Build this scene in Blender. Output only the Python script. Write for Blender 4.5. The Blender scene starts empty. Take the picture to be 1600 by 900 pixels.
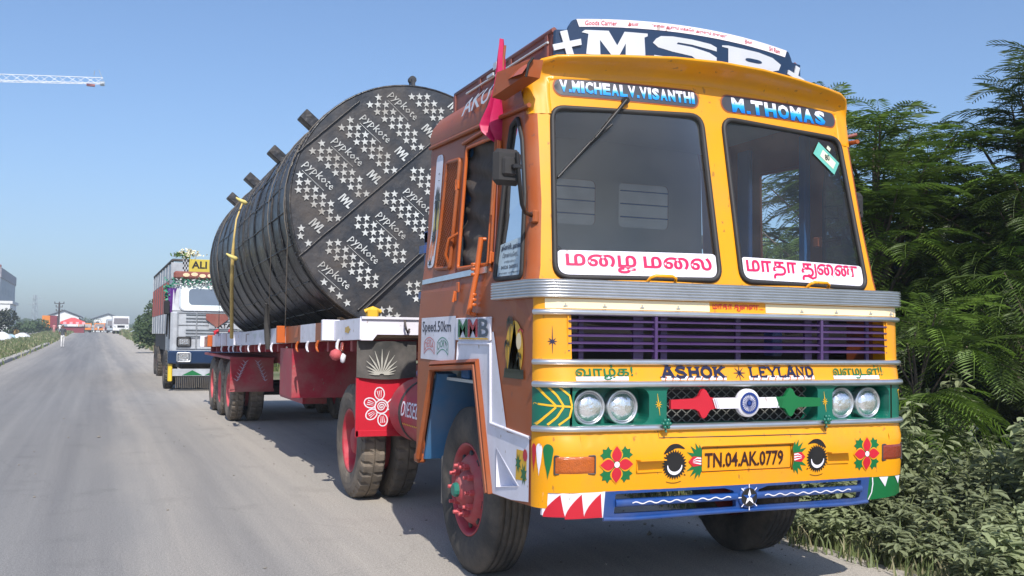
import bpy, bmesh, math, random
from math import sin, cos, pi, radians, sqrt, atan2
from mathutils import Vector, Matrix, noise
random.seed(11)
S = bpy.context.scene
COL = S.collection

# ---------------------------------------------------------------- camera
def make_camera():
    yaw, pit, rol = .3976, .05, .0122
    f = Vector((sin(yaw)*cos(pit), cos(yaw)*cos(pit), sin(pit)))
    r = Vector((cos(yaw), -sin(yaw), 0)); u = r.cross(f)
    r2 = cos(rol)*r + sin(rol)*u; u2 = -sin(rol)*r + cos(rol)*u
    cd = bpy.data.cameras.new('camera'); co = bpy.data.objects.new('camera', cd); COL.objects.link(co)
    M = Matrix((r2, u2, -f)).transposed().to_4x4(); M.translation = (-2.075, -4.48, 1.469)
    co.matrix_world = M
    cd.sensor_width = 36; cd.lens = 1545/1600*36; cd.clip_start = .05; cd.clip_end = 6000
    S.camera = co
make_camera()

# ---------------------------------------------------------------- light
SUN = Vector((-.17, -.95, 1.0)).normalized()          # towards the sun: high, ahead of the truck, a little to the road side
el = math.asin(SUN.z); rot = atan2(SUN.x, SUN.y)
W = bpy.data.worlds.new('World'); S.world = W; W.use_nodes = True
nt = W.node_tree; bg = nt.nodes['Background']
sky = nt.nodes.new('ShaderNodeTexSky'); sky.sky_type = 'NISHITA'; sky.sun_disc = False
sky.sun_elevation = el; sky.sun_rotation = rot; sky.air_density = 1.0; sky.dust_density = 1.7; sky.ozone_density = 7.0
nt.links.new(sky.outputs[0], bg.inputs[0]); bg.inputs[1].default_value = .13
sl = bpy.data.lights.new('sun', 'SUN'); sl.energy = 4.2; sl.angle = radians(.53); sl.color = (1, .95, .87)
so = bpy.data.objects.new('sun', sl); COL.objects.link(so); so.rotation_euler = SUN.to_track_quat('Z', 'Y').to_euler()
so.location = (0, 0, 30)
vs = S.view_settings; vs.view_transform = 'Standard'; vs.look = 'None'; vs.exposure = .4; vs.gamma = 1; vs.use_curve_mapping = False
S.cycles.max_bounces = 8; S.cycles.transparent_max_bounces = 12; S.cycles.use_denoising = True

# ---------------------------------------------------------------- materials
MATS = {}
def mat(name, col, rough=.5, metal=0, var=.12, scale=6, bump=0, bscale=None, coat=0, dirt=None, dirtamt=0, spec=None, trans=0, rand=0, chips=None):
    if name in MATS: return MATS[name]
    m = bpy.data.materials.new(name); m.use_nodes = True; t = m.node_tree; p = t.nodes['Principled BSDF']
    p.inputs['Roughness'].default_value = rough; p.inputs['Metallic'].default_value = metal
    p.inputs['Coat Weight'].default_value = coat
    if spec is not None: p.inputs['Specular IOR Level'].default_value = spec
    g = t.nodes.new('ShaderNodeNewGeometry')
    n = t.nodes.new('ShaderNodeTexNoise'); n.inputs['Scale'].default_value = scale; n.inputs['Detail'].default_value = 6
    t.links.new(g.outputs['Position'], n.inputs['Vector'])
    mx = t.nodes.new('ShaderNodeMix'); mx.data_type = 'RGBA'
    mx.inputs[6].default_value = (*[max(0, c*(1-var*1.6)) for c in col], 1); mx.inputs[7].default_value = (*[c*(1+var*1.6) for c in col], 1)
    t.links.new(n.outputs['Fac'], mx.inputs[0]); out = mx.outputs[2]
    if rand:
        oi = t.nodes.new('ShaderNodeObjectInfo'); hs = t.nodes.new('ShaderNodeHueSaturation')
        mr = t.nodes.new('ShaderNodeMapRange'); mr.inputs[3].default_value = 1-rand; mr.inputs[4].default_value = 1+rand
        t.links.new(oi.outputs['Random'], mr.inputs[0]); t.links.new(mr.outputs[0], hs.inputs['Value']); t.links.new(out, hs.inputs['Color']); out = hs.outputs[0]
    if dirt:
        n2 = t.nodes.new('ShaderNodeTexNoise'); n2.inputs['Scale'].default_value = 2.3; n2.inputs['Detail'].default_value = 9; n2.inputs['Roughness'].default_value = .65
        t.links.new(g.outputs['Position'], n2.inputs['Vector'])
        r = t.nodes.new('ShaderNodeValToRGB'); r.color_ramp.elements[0].position = .42; r.color_ramp.elements[1].position = .72
        r.color_ramp.elements[0].color = (0, 0, 0, 1); r.color_ramp.elements[1].color = (dirtamt, dirtamt, dirtamt, 1)
        t.links.new(n2.outputs['Fac'], r.inputs[0])
        m2 = t.nodes.new('ShaderNodeMix'); m2.data_type = 'RGBA'; m2.inputs[7].default_value = (*dirt, 1)
        t.links.new(r.outputs[0], m2.inputs[0]); t.links.new(out, m2.inputs[6]); out = m2.outputs[2]
        ar = t.nodes.new('ShaderNodeMath'); ar.operation = 'MULTIPLY_ADD'; ar.inputs[1].default_value = .35; ar.inputs[2].default_value = rough
        t.links.new(r.outputs[0], ar.inputs[0]); t.links.new(ar.outputs[0], p.inputs['Roughness'])
    if chips:                                            # small worn specks and scratches in the paint
        n4 = t.nodes.new('ShaderNodeTexNoise'); n4.inputs['Scale'].default_value = 26; n4.inputs['Detail'].default_value = 4; mp = t.nodes.new('ShaderNodeMapping'); mp.inputs['Scale'].default_value = (1, 1, .55)
        t.links.new(g.outputs['Position'], mp.inputs['Vector']); t.links.new(mp.outputs[0], n4.inputs['Vector']); r4 = t.nodes.new('ShaderNodeValToRGB'); e4 = r4.color_ramp.elements; e4[0].position = .665; e4[1].position = .70; e4[0].color = (0, 0, 0, 1); e4[1].color = (.75, .75, .75, 1)
        m4 = t.nodes.new('ShaderNodeMix'); m4.data_type = 'RGBA'; m4.inputs[7].default_value = (*chips, 1); t.links.new(n4.outputs['Fac'], r4.inputs[0]); t.links.new(r4.outputs[0], m4.inputs[0]); t.links.new(out, m4.inputs[6]); out = m4.outputs[2]
    t.links.new(out, p.inputs['Base Color'])
    if bump:
        b = t.nodes.new('ShaderNodeBump'); b.inputs['Strength'].default_value = bump; b.inputs['Distance'].default_value = .02
        n3 = t.nodes.new('ShaderNodeTexNoise'); n3.inputs['Scale'].default_value = bscale or scale*4; n3.inputs['Detail'].default_value = 5
        t.links.new(g.outputs['Position'], n3.inputs['Vector']); t.links.new(n3.outputs['Fac'], b.inputs['Height']); t.links.new(b.outputs[0], p.inputs['Normal'])
    if trans:
        tr = t.nodes.new('ShaderNodeBsdfTranslucent'); ms = t.nodes.new('ShaderNodeMixShader'); ms.inputs[0].default_value = trans
        t.links.new(out, tr.inputs[0]); o = t.nodes['Material Output']
        t.links.new(p.outputs[0], ms.inputs[1]); t.links.new(tr.outputs[0], ms.inputs[2]); t.links.new(ms.outputs[0], o.inputs[0])
    MATS[name] = m
    return m
def glassmat(name, tint, fac=1.45, rough=.02):
    if name in MATS: return MATS[name]
    m = bpy.data.materials.new(name); m.use_nodes = True; t = m.node_tree; t.nodes.remove(t.nodes['Principled BSDF'])
    o = t.nodes['Material Output']; a = t.nodes.new('ShaderNodeBsdfTransparent'); a.inputs[0].default_value = (*tint, 1)
    g = t.nodes.new('ShaderNodeBsdfGlossy'); g.inputs['Roughness'].default_value = rough
    fr = t.nodes.new('ShaderNodeFresnel'); fr.inputs[0].default_value = fac
    n = t.nodes.new('ShaderNodeTexNoise'); n.inputs['Scale'].default_value = 3
    d = t.nodes.new('ShaderNodeBsdfDiffuse'); d.inputs[0].default_value = (.35, .33, .3, 1)
    ms = t.nodes.new('ShaderNodeMixShader'); t.links.new(fr.outputs[0], ms.inputs[0]); t.links.new(a.outputs[0], ms.inputs[1]); t.links.new(g.outputs[0], ms.inputs[2])
    m2 = t.nodes.new('ShaderNodeMixShader'); mr = t.nodes.new('ShaderNodeMapRange'); mr.inputs[3].default_value = .0; mr.inputs[4].default_value = .10
    t.links.new(n.outputs['Fac'], mr.inputs[0]); t.links.new(mr.outputs[0], m2.inputs[0]); t.links.new(ms.outputs[0], m2.inputs[1]); t.links.new(d.outputs[0], m2.inputs[2])
    t.links.new(m2.outputs[0], o.inputs[0]); MATS[name] = m
    return m
yellow = mat('yellow paint', (.76, .315, .004), .34, 0, .05, 3, coat=.15, spec=.35, dirt=(.42, .22, .06), dirtamt=.38, chips=(.3, .14, .03))
brown = mat('brown paint', (.32, .075, .018), .4, 0, .10, 3, coat=.05, spec=.3, dirt=(.34, .2, .13), dirtamt=.3, chips=(.2, .07, .04))
orange = mat('orange paint', (.5, .11, .02), .4, 0, .1, 4)
maroon = mat('maroon paint', (.2, .05, .04), .5, 0, .15, 3, dirt=(.3, .2, .15), dirtamt=.3)
white = mat('white paint', (.76, .745, .83), .4, 0, .05, 4, dirt=(.4, .36, .33), dirtamt=.4, chips=(.38, .3, .25))  # lavender tint puts the cast of sky-lit shade into the white
cream = mat('cream strip', (.85, .68, .42), .3, 0, .05, 5, coat=.3)
black = mat('black paint', (.012, .011, .012), .45, 0, .2, 5)
navy = mat('navy paint', (.012, .03, .075), .3, 0, .15, 4, coat=.3)
blue = mat('blue paint', (.008, .052, .22), .35, 0, .12, 4, coat=.2, dirt=(.3, .27, .24), dirtamt=.2)
steelblue = mat('dusty blue paint', (.03, .16, .36), .5, 0, .12, 4, dirt=(.3, .27, .24), dirtamt=.3)
red = mat('red paint', (.5, .013, .03), .4, 0, .1, 4)
trailred = mat('trailer red paint', (.36, .02, .042), .5, 0, .15, 4, dirt=(.33, .22, .19), dirtamt=.65, chips=(.25, .15, .12))
green = mat('green paint', (.006, .135, .04), .4, 0, .1, 4)
teal = mat('teal green paint', (.004, .125, .085), .35, 0, .12, 4, coat=.2)
purple = mat('purple paint', (.06, .028, .11), .4, 0, .1, 6, dirt=(.3, .27, .3), dirtamt=.12)
pink = mat('pink paint', (.85, .55, .6), .5)
gold = mat('gold paint', (.75, .42, .02), .4)
palegrey = mat('pale metal sheet', (.62, .65, .68), .35, .25, .12, 3)
magenta = mat('magenta lettering', (.68, .012, .09), .4)
darkblue = mat('dark blue lettering', (.012, .012, .045), .4)
plateblack = mat('plate black', (.03, .006, .006), .45)
chrome = mat('brushed aluminium', (.62, .63, .65), .3, .85, .12, 10)
rubber = mat('rubber', (.022, .02, .02), .6, 0, .25, 6)
tyre_m = mat('tyre rubber', (.04, .037, .035), .8, 0, .3, 5, bump=.25, bscale=60, dirt=(.22, .18, .14), dirtamt=.75)
tyre_dusty = mat('dusty tyre', (.1, .085, .07), .85, 0, .3, 5, bump=.25, bscale=60, dirt=(.3, .24, .18), dirtamt=.9)
rimred = mat('red rim', (.42, .02, .04), .5, 0, .2, 9, dirt=(.35, .24, .2), dirtamt=.6)
rimpink = mat('pinkish stud', (.55, .09, .1), .5, 0, .2, 9)
hubgreen = mat('green hub cap', (.02, .16, .12), .4)
darkmetal = mat('dark chassis metal', (.035, .03, .03), .6, 0, .3, 6, dirt=(.2, .16, .13), dirtamt=.5)
blackflap = mat('black rubber flap', (.035, .035, .033), .7, 0, .3, 6, dirt=(.25, .22, .2), dirtamt=.5)
lens = mat('amber lens', (.4, .085, .006), .12, 0, .2, 40, coat=.6, bump=.3, bscale=120)
lensred = mat('dark red lens', (.22, .03, .012), .15, 0, .2, 30, coat=.6, bump=.3, bscale=120)
lamp_m = mat('headlamp reflector', (.75, .76, .78), .16, .8, .15, 25, bump=.35, bscale=28, coat=1)
flagcloth = mat('pink satin cloth', (.55, .008, .095), .42, 0, .2, 9, trans=.15)
cabin_grey = mat('cabin lining', (.55, .58, .58), .7, 0, .06, 3)
cabin_blue = mat('cabin blue paint', (.02, .11, .3), .5, 0, .1, 3)
curtain_m = mat('dark curtain', (.075, .06, .05), .85, 0, .3, 8, bump=.6, bscale=14)
glass = glassmat('windscreen glass', (.80, .86, .88), 1.5)
dglass = glassmat('side glass', (.22, .28, .36), 1.22)
wrap_m = mat('black wrap sheet', (.016, .017, .021), .3, 0, .5, 3, bump=.8, bscale=13, dirt=(.095, .08, .068), dirtamt=.9)
wrap_disc = mat('black printed sheet', (.024, .027, .034), .42, 0, .3, 3, bump=.5, bscale=9, dirt=(.11, .085, .065), dirtamt=.5)
printwhite = mat('printed white', (.5, .52, .52), .6, 0, .18, 14, dirt=(.2, .165, .13), dirtamt=.85)
wood = mat('weathered wood', (.3, .21, .13), .8, 0, .25, 9, bump=.4, bscale=40)
bamboo = mat('yellow pole', (.55, .4, .14), .6, 0, .15, 12)
rope_m = mat('rope', (.16, .14, .12), .9, 0, .2, 30)
TAMIL = True

# ---------------------------------------------------------------- builders
def wl(o):
    v = Vector((0, 0, 0))
    while o: v += o.location; o = o.parent
    return v
def tag(o, label=None, cat=None, group=None, kind=None):
    if label: o['label'] = label
    if cat: o['category'] = cat
    if group: o['group'] = group
    if kind: o['kind'] = kind
    return o
def thing(name, label, cat, loc=(0, 0, 0), group=None):
    o = bpy.data.objects.new(name, None); COL.objects.link(o); o.location = loc; o.empty_display_size = .2
    return tag(o, label, cat, group)
def sub(name, parent, loc=(0, 0, 0)):
    o = bpy.data.objects.new(name, None); COL.objects.link(o); o.location = Vector(loc)-wl(parent); o.parent = parent
    return o
def copy_tree(o, parent=None):
    c = o.copy(); COL.objects.link(c); c.parent = parent
    for ch in list(o.children): copy_tree(ch, c)
    return c
class MB:
    def __init__(s): s.v = []; s.f = []; s.mi = []; s.sm = []
    def add(s, vs, fs, mi=0, smooth=False):
        b = len(s.v); s.v += [tuple(v) for v in vs]
        for f in fs: s.f.append(tuple(b+i for i in f)); s.mi.append(mi); s.sm.append(smooth)
        return s
    def box(s, a, b, ch=0, mi=0, M=None):
        x0, y0, z0 = [min(p, q) for p, q in zip(a, b)]; x1, y1, z1 = [max(p, q) for p, q in zip(a, b)]
        ch = min(ch, (x1-x0)/2.1, (y1-y0)/2.1, (z1-z0)/2.1)
        X = (x0, x1); Y = (y0, y1); Z = (z0, z1)
        if ch <= 0:
            vs = [(X[i], Y[j], Z[k]) for i in (0, 1) for j in (0, 1) for k in (0, 1)]
            fs = [(0, 1, 3, 2), (4, 6, 7, 5), (0, 4, 5, 1), (2, 3, 7, 6), (0, 2, 6, 4), (1, 5, 7, 3)]
        else:
            vs = []; idx = {}
            for i in (0, 1):
                for j in (0, 1):
                    for k in (0, 1):
                        sx, sy, sz = 1-2*i, 1-2*j, 1-2*k
                        for ax in range(3):
                            p = [X[i]+sx*ch, Y[j]+sy*ch, Z[k]+sz*ch]; p[ax] = (X[i], Y[j], Z[k])[ax]
                            idx[i, j, k, ax] = len(vs); vs.append(tuple(p))
            fs = []
            for a_ in (0, 1):
                fs.append(tuple(idx[a_, j, k, 0] for j, k in ((0, 0), (0, 1), (1, 1), (1, 0))))
                fs.append(tuple(idx[i, a_, k, 1] for i, k in ((0, 0), (0, 1), (1, 1), (1, 0))))
                fs.append(tuple(idx[i, j, a_, 2] for i, j in ((0, 0), (0, 1), (1, 1), (1, 0))))
            for p in (0, 1):
                for q in (0, 1):
                    fs.append((idx[p, q, 0, 0], idx[p, q, 1, 0], idx[p, q, 1, 1], idx[p, q, 0, 1]))
                    fs.append((idx[p, 0, q, 0], idx[p, 1, q, 0], idx[p, 1, q, 2], idx[p, 0, q, 2]))
                    fs.append((idx[0, p, q, 1], idx[1, p, q, 1], idx[1, p, q, 2], idx[0, p, q, 2]))
            for i in (0, 1):
                for j in (0, 1):
                    for k in (0, 1): fs.append(tuple(idx[i, j, k, ax] for ax in range(3)))
        if M: vs = [tuple(M @ Vector(v)) for v in vs]
        return s.add(vs, fs, mi)
    def tube(s, pts, r, n=8, closed=False, mi=0, sq=(1, 1), smooth=True, caps=True):
        pts = [Vector(p) for p in pts]; m = len(pts); vs = []; fs = []
        rs = r if isinstance(r, (list, tuple)) else [r]*m
        nrm = None
        for i, p in enumerate(pts):
            a = pts[i-1] if (i > 0 or closed) else p; b = pts[(i+1) % m] if (i < m-1 or closed) else p
            t = (b-a).normalized()
            if nrm is None:
                nrm = t.orthogonal().normalized() if abs(t.z) > .95 else t.cross(Vector((0, 0, 1))).normalized()
            nrm = (nrm-t*nrm.dot(t)); nrm = nrm.normalized() if nrm.length > 1e-6 else t.orthogonal().normalized()
            bn = t.cross(nrm)
            for k in range(n):
                an = 2*pi*(k+.5)/n; vs.append(p+rs[i]*(cos(an)*nrm*sq[0]+sin(an)*bn*sq[1]))
        for i in range(m if closed else m-1):
            for k in range(n):
                j = (i+1) % m; fs.append((i*n+k, i*n+(k+1) % n, j*n+(k+1) % n, j*n+k))
        s.add(vs, fs, mi, smooth)
        if not closed and caps:
            s.add(vs[:n], [tuple(range(n))], mi); s.add(vs[-n:], [tuple(range(n))[::-1]], mi)
        return s
    def lathe(s, prof, c=(0, 0, 0), ax='X', n=32, mi=0, smooth=True, fn=None, caps=False):
        vs = []; fs = []; m = len(prof)
        for i in range(n):
            a = 2*pi*i/n
            for j, (r, h) in enumerate(prof):
                if fn: r, h = fn(i, j, r, h)
                p = {'X': (h, r*cos(a), r*sin(a)), 'Y': (r*cos(a), h, r*sin(a)), 'Z': (r*cos(a), r*sin(a), h)}[ax]
                vs.append((p[0]+c[0], p[1]+c[1], p[2]+c[2]))
        for i in range(n):
            k = (i+1) % n
            for j in range(m-1): fs.append((i*m+j, k*m+j, k*m+j+1, i*m+j+1))
        s.add(vs, fs, mi, smooth)
        if caps:
            s.add([vs[i*m] for i in range(n)], [tuple(range(n))], mi); s.add([vs[i*m+m-1] for i in range(n)], [tuple(range(n))], mi)
        return s
    def prism(s, poly, vec, mi=0):
        p = [Vector(q) for q in poly]; v = Vector(vec); n = len(p)
        s.add(p+[q+v for q in p], [tuple(range(n)), tuple(range(2*n-1, n-1, -1))]+[(i, (i+1) % n, n+(i+1) % n, n+i) for i in range(n)], mi)
        return s
    def grid(s, fn, nu, nv, mi=0, smooth=True, keep=None):
        vs = [fn(i/nu, j/nv) for i in range(nu+1) for j in range(nv+1)]
        fs = [(i*(nv+1)+j, (i+1)*(nv+1)+j, (i+1)*(nv+1)+j+1, i*(nv+1)+j+1) for i in range(nu) for j in range(nv) if keep is None or keep(i, j)]
        return s.add(vs, fs, mi, smooth)
    def sphere(s, c, r, nu=12, nv=8, mi=0, sc=(1, 1, 1)):
        return s.grid(lambda a, b: (c[0]+r*sc[0]*sin(pi*b)*cos(2*pi*a), c[1]+r*sc[1]*sin(pi*b)*sin(2*pi*a), c[2]+r*sc[2]*cos(pi*b)), nu, nv, mi)
    def mesh(s, name, mats):
        me = bpy.data.meshes.new(name); me.from_pydata(s.v, [], s.f)
        for m in (mats if isinstance(mats, (list, tuple)) else [mats]): me.materials.append(m)
        me.polygons.foreach_set('material_index', s.mi); me.polygons.foreach_set('use_smooth', s.sm); me.update()
        return me
    def build(s, name, mats, parent=None, label=None, cat=None, group=None, kind=None):
        if parent:
            o_ = wl(parent)
            if o_.length: s.v = [(a-o_.x, b-o_.y, c-o_.z) for a, b, c in s.v]
        ob = bpy.data.objects.new(name, s.mesh(name, mats)); COL.objects.link(ob); ob.parent = parent
        return tag(ob, label, cat, group, kind)
def link(name, me, parent=None, loc=(0, 0, 0)):
    o = bpy.data.objects.new(name, me); COL.objects.link(o); o.parent = parent; o.location = loc
    return o

# flat paint laid on a curved surface: polygons in (a, b), mapped through fn(a, b, eps)
_tc = {}
def text2d(t, bold=0, res=2):
    k = (t, bold, res)
    if k not in _tc:
        cu = bpy.data.curves.new('t', 'FONT'); cu.body = t; cu.resolution_u = res; cu.offset = bold; cu.fill_mode = 'FRONT'
        ob = bpy.data.objects.new('t', cu); COL.objects.link(ob); bpy.context.view_layer.update()
        dg = bpy.context.evaluated_depsgraph_get(); me = bpy.data.meshes.new_from_object(ob.evaluated_get(dg))
        v = [(p.co.x, p.co.y) for p in me.vertices]; f = [tuple(p.vertices) for p in me.polygons]
        bpy.data.objects.remove(ob); bpy.data.curves.remove(cu); bpy.data.meshes.remove(me)
        x0 = min(p[0] for p in v); x1 = max(p[0] for p in v); y0 = min(p[1] for p in v); y1 = max(p[1] for p in v)
        _tc[k] = ([((x-x0)/(x1-x0), (y-y0)/(y1-y0)) for x, y in v], f); _raw[k] = ([(x-x0, y) for x, y in v], f, x1-x0)
    return _tc[k]
_raw = {}
def tamil(pieces, bold=.01):
    """Tamil word from font glyphs in visual order; 'U' / 'M' add the hooked u-tail below the letter before it"""
    v = []; f = []; x = 0
    def put(q, g): 
        b = len(v); v.extend(q); f.extend(tuple(b+i for i in t) for t in g)
    for p in pieces:
        if p == ' ': x += .22; continue
        if p in 'UM':
            pl = [(x-.42, -.02), (x-.38, -.16), (x-.2, -.24), (x+.02, -.18), (x+.06, .0), (x+.06, .56)] if p == 'U' else [(x-.1, .0), (x-.06, -.14), (x-.2, -.24), (x-.45, -.24), (x-.52, -.17)]
            for q in stroke(pl, .085+bold): put(q, [(0, 1, 2, 3)])
            x += .16 if p == 'U' else .04; continue
        text2d(p, bold); q, g, w = _raw[p, bold, 2]; put([(a+x, c) for a, c in q], g); x += w+.07
    x0 = min(p[0] for p in v); x1 = max(p[0] for p in v); y0 = min(p[1] for p in v); y1 = max(p[1] for p in v)
    k = ('tamil', tuple(pieces), bold); _tc[k] = ([((a-x0)/(x1-x0), (c-y0)/(y1-y0)) for a, c in v], f); return k
#STROKE
def stroke(pl, w, taper=None, closed=False):
    out = []; n = len(pl); P = [Vector(p) for p in pl]; L = []; R_ = []
    for i in range(n):
        a = P[i-1] if i or closed else P[i]; b = P[(i+1) % n] if i < n-1 or closed else P[i]
        t = (b-a).normalized(); q = Vector((-t.y, t.x)); ww = (w if taper is None else taper[i]*w)/2
        L.append(P[i]+q*ww); R_.append(P[i]-q*ww)
    for i in range(n if closed else n-1):
        j = (i+1) % n; out.append([tuple(L[i]), tuple(L[j]), tuple(R_[j]), tuple(R_[i])])
    return out
def ell(cx, cy, rx, ry, n=24, a0=0, a1=2*pi):
    full = abs(a1-a0-2*pi) < 1e-6
    return [(cx+rx*cos(a0+(a1-a0)*i/(n if full else n-1)), cy+ry*sin(a0+(a1-a0)*i/(n if full else n-1))) for i in range(n)]
def rrect(x0, z0, x1, z1, r, n=5):
    o = []
    for cx, cz, a in ((x1-r, z1-r, 0), (x0+r, z1-r, pi/2), (x0+r, z0+r, pi), (x1-r, z0+r, 1.5*pi)):
        o += [(cx+r*cos(a+i/n*pi/2), cz+r*sin(a+i/n*pi/2)) for i in range(n+1)]
    return o
def rpoly(pts, r, n=5):
    o = []; m = len(pts)
    for i in range(m):
        p = Vector(pts[i]); a = (Vector(pts[i-1])-p).normalized(); b = (Vector(pts[(i+1) % m])-p).normalized()
        ang = a.angle(b); d = r/math.tan(ang/2); s0 = p+a*d; s1 = p+b*d
        for k in range(n+1):
            t = k/n; o.append(tuple((1-t)**2*s0+2*t*(1-t)*p+t*t*s1))
    return o
class Decal:
    def __init__(s): s.items = []
    def poly(s, pts, mi=0, ly=0): s.items.append((pts, [tuple(range(len(pts)))], mi, ly)); return s
    def polys(s, L, mi=0, ly=0):
        for p in L: s.poly(p, mi, ly)
        return s
    def text(s, t, x0, x1, z0, z1, mi=0, ly=0, bold=0, res=2, warp=None):
        v, f = _tc[t] if isinstance(t, tuple) else text2d(t, bold, res); v = [(x0+(x1-x0)*a, z0+(z1-z0)*b) for a, b in v]
        if warp: v = [warp(*p) for p in v]
        s.items.append((v, f, mi, ly)); return s
    def build(s, name, fn, mats, parent, maxlen=None, eps=.003, **kw):
        mb = MB()
        for vs, fs, mi, ly in s.items:
            e = eps+ly*.0015
            if maxlen:
                bm = bmesh.new(); bv = [bm.verts.new((a, b, 0)) for a, b in vs]
                for f in fs:
                    try: bm.faces.new([bv[i] for i in f])
                    except ValueError: pass
                bmesh.ops.triangulate(bm, faces=bm.faces[:])
                for _ in range(6):
                    ed = [x for x in bm.edges if x.calc_length() > maxlen]
                    if not ed: break
                    bmesh.ops.subdivide_edges(bm, edges=ed, cuts=1); bmesh.ops.triangulate(bm, faces=[x for x in bm.faces if len(x.verts) > 3])
                bm.verts.index_update()
                v2 = [(v.co.x, v.co.y) for v in bm.verts]; f2 = [tuple(v.index for v in f.verts) for f in bm.faces]; bm.free()
            else: v2, f2 = vs, fs
            mb.add([fn(a, b, e) for a, b in v2], f2, mi, True)
        return mb.build(name, mats, parent, **kw)
def panel(outline, holes, fn, maxlen=.12):
    """sheet with openings, filled in 2D and laid on fn(a, b, eps)"""
    bm = bmesh.new(); es = []
    def loop(pts):
        n = len(pts); q = []
        for i in range(n):
            a = Vector(pts[i]); b = Vector(pts[(i+1) % n]); k = max(1, int((b-a).length/maxlen))
            q += [a.lerp(b, j/k) for j in range(k)]
        v = [bm.verts.new((p.x, p.y, 0)) for p in q]
        for i in range(len(v)): es.append(bm.edges.new((v[i], v[(i+1) % len(v)])))
    loop(outline)
    for h in holes: loop(h)
    bmesh.ops.triangle_fill(bm, edges=es, use_beauty=True, use_dissolve=False)
    for _ in range(5):
        ed = [x for x in bm.edges if x.calc_length() > maxlen*1.6 and not x.is_boundary]
        if not ed: break
        bmesh.ops.subdivide_edges(bm, edges=ed, cuts=1); bmesh.ops.triangulate(bm, faces=[x for x in bm.faces if len(x.verts) > 3])
    bmesh.ops.recalc_face_normals(bm, faces=bm.faces[:]); bm.verts.index_update()
    v = [fn(p.co.x, p.co.y, 0) for p in bm.verts]; f = [tuple(q.index for q in p.verts) for p in bm.faces]; bm.free()
    return v, f
def lerp_t(tab, x):
    if x <= tab[0][0]: return tab[0][1]
    for (a, p), (b, q) in zip(tab, tab[1:]):
        if x <= b: return p+(q-p)*(x-a)/(b-a)
    return tab[-1][1]
def gz(y):
    d = y-20
    if d <= 0: return 0.0
    if d < 148: return .00485*d+2.75e-5*d*d
    return 1.32+(d-148)*.002

# ================================================================ the painted truck
# X runs across the cab front (0 .. 2.4), Y back along the truck, Z up; u = X - 1.2
truck = thing('truck', 'orange and yellow painted truck tractor with eyes and flowers on its bumper', 'truck', (1.2, 1.4, 0))
XS = [(1.72, 0), (1.80, .025), (2.2, .06), (2.9, .08)]
Xs = lambda z: lerp_t(XS, z)
Y0L = [(.52, .03), (.6, .015), (.70, .0), (.80, -.012), (.93, -.012), (.985, .02), (1.01, .015), (1.24, .015), (1.34, .045), (1.6, .06), (1.765, .075)]
def yf(u, z):
    a = abs(u)
    if z <= 1.766: y0 = lerp_t(Y0L, z); bow = .015; h = 1.2; rc = .2; dep = .178-y0-.0216
    else: y0 = .145+(z-1.78)*.2; bow = .0816; h = 1.2-Xs(z); rc = .07; dep = .06
    y = y0+bow*a*a; t = (a-(h-rc))/rc
    if t > 0: y += dep*(1-sqrt(max(0, 1-min(t, 1)**2)))
    return y
def FR(u, z, e=0): return (1.2+u, yf(u, z)-e, z)
def SD(y, z, e=0): return (Xs(z)-e, y, z)
def SDR(y, z, e=0): return (2.4-Xs(z)+e, y, z)
def uang(k, h, rc):                       # k in 0..1 round the left corner, from the side to the front
    return -(h-rc)-rc*sin(pi/2*(1-k))
def band(mb, z0, z1, mi=0, u0=-1.0, u1=1.0, nz=3, nu=24, e=0):
    mb.grid(lambda a, b: FR(u0+(u1-u0)*a, z0+(z1-z0)*b, e), nu, nz, mi)
def corner(mb, z0, z1, mi=0, side=-1, nz=3, k0=0, k1=1, e=0, n=8):
    def f(a, b):
        z = z0+(z1-z0)*b; up = z > 1.766; h = 1.2-Xs(z) if up else 1.2; rc = .07 if up else .2
        u = uang(k0+(k1-k0)*a, h, rc); return FR(u*(-side), z, e)
    mb.grid(f, n, nz, mi)
# --- lower front: painted bands
b = MB()
band(b, 1.60, 1.766); corner(b, 1.60, 1.766); corner(b, 1.60, 1.766, side=1)
band(b, 1.235, 1.345, nu=28); corner(b, 1.235, 1.345); corner(b, 1.235, 1.345, side=1)
for s in (-1, 1):                                        # beside the grille
    corner(b, 1.345, 1.60, side=s, nz=5, k0=0, k1=.9)
b.build('front_panel', yellow, truck)
b = MB(); rec = rrect(-.30, .757, .312, .905, .012)
v, f = panel([(-1.0, .69), (1.0, .69), (1.0, 1.0), (-1.0, 1.0)], [rec], FR, .05); b.add(v, f, 0, True)
corner(b, .69, 1.0, nz=8); corner(b, .69, 1.0, side=1, nz=8)
corner(b, .61, .69, nz=2, k0=0, k1=.45); corner(b, .61, .69, nz=2, k0=0, k1=.45, side=1)
mm = len(rec)
for i in range(mm):                                      # recess walls of the plate
    p, q = rec[i], rec[(i+1) % mm]
    b.add([FR(*p), FR(*q), FR(*q, -.02), FR(*p, -.02)], [(0, 1, 2, 3)])
b.build('bumper', yellow, truck)
pl = MB(); band(pl, .757, .905, u0=-.30, u1=.312, nu=8, e=-.019); pl = pl.build('number_plate', yellow, truck)
d = Decal(); d.polys(stroke(rrect(-.285, .768, .298, .893, .008), .004, closed=True), 0, 0)
d.text('TN.04.AK.0779', -.267, .245, .788, .868, 1, 1, bold=.022)
d.build('plate_lettering', lambda a, c, e: FR(a, c, e-.019), [plateblack, plateblack], pl)
# hood seam below the badge grille
b = MB(); b.tube([FR(-.55, 1.0, .001), FR(-.55, .955, .002), FR(0, .952, .002), FR(.54, .95, .002), FR(.54, 1.0, .001)], .003, 4); b.build('panel_seam', darkmetal, truck)
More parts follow.
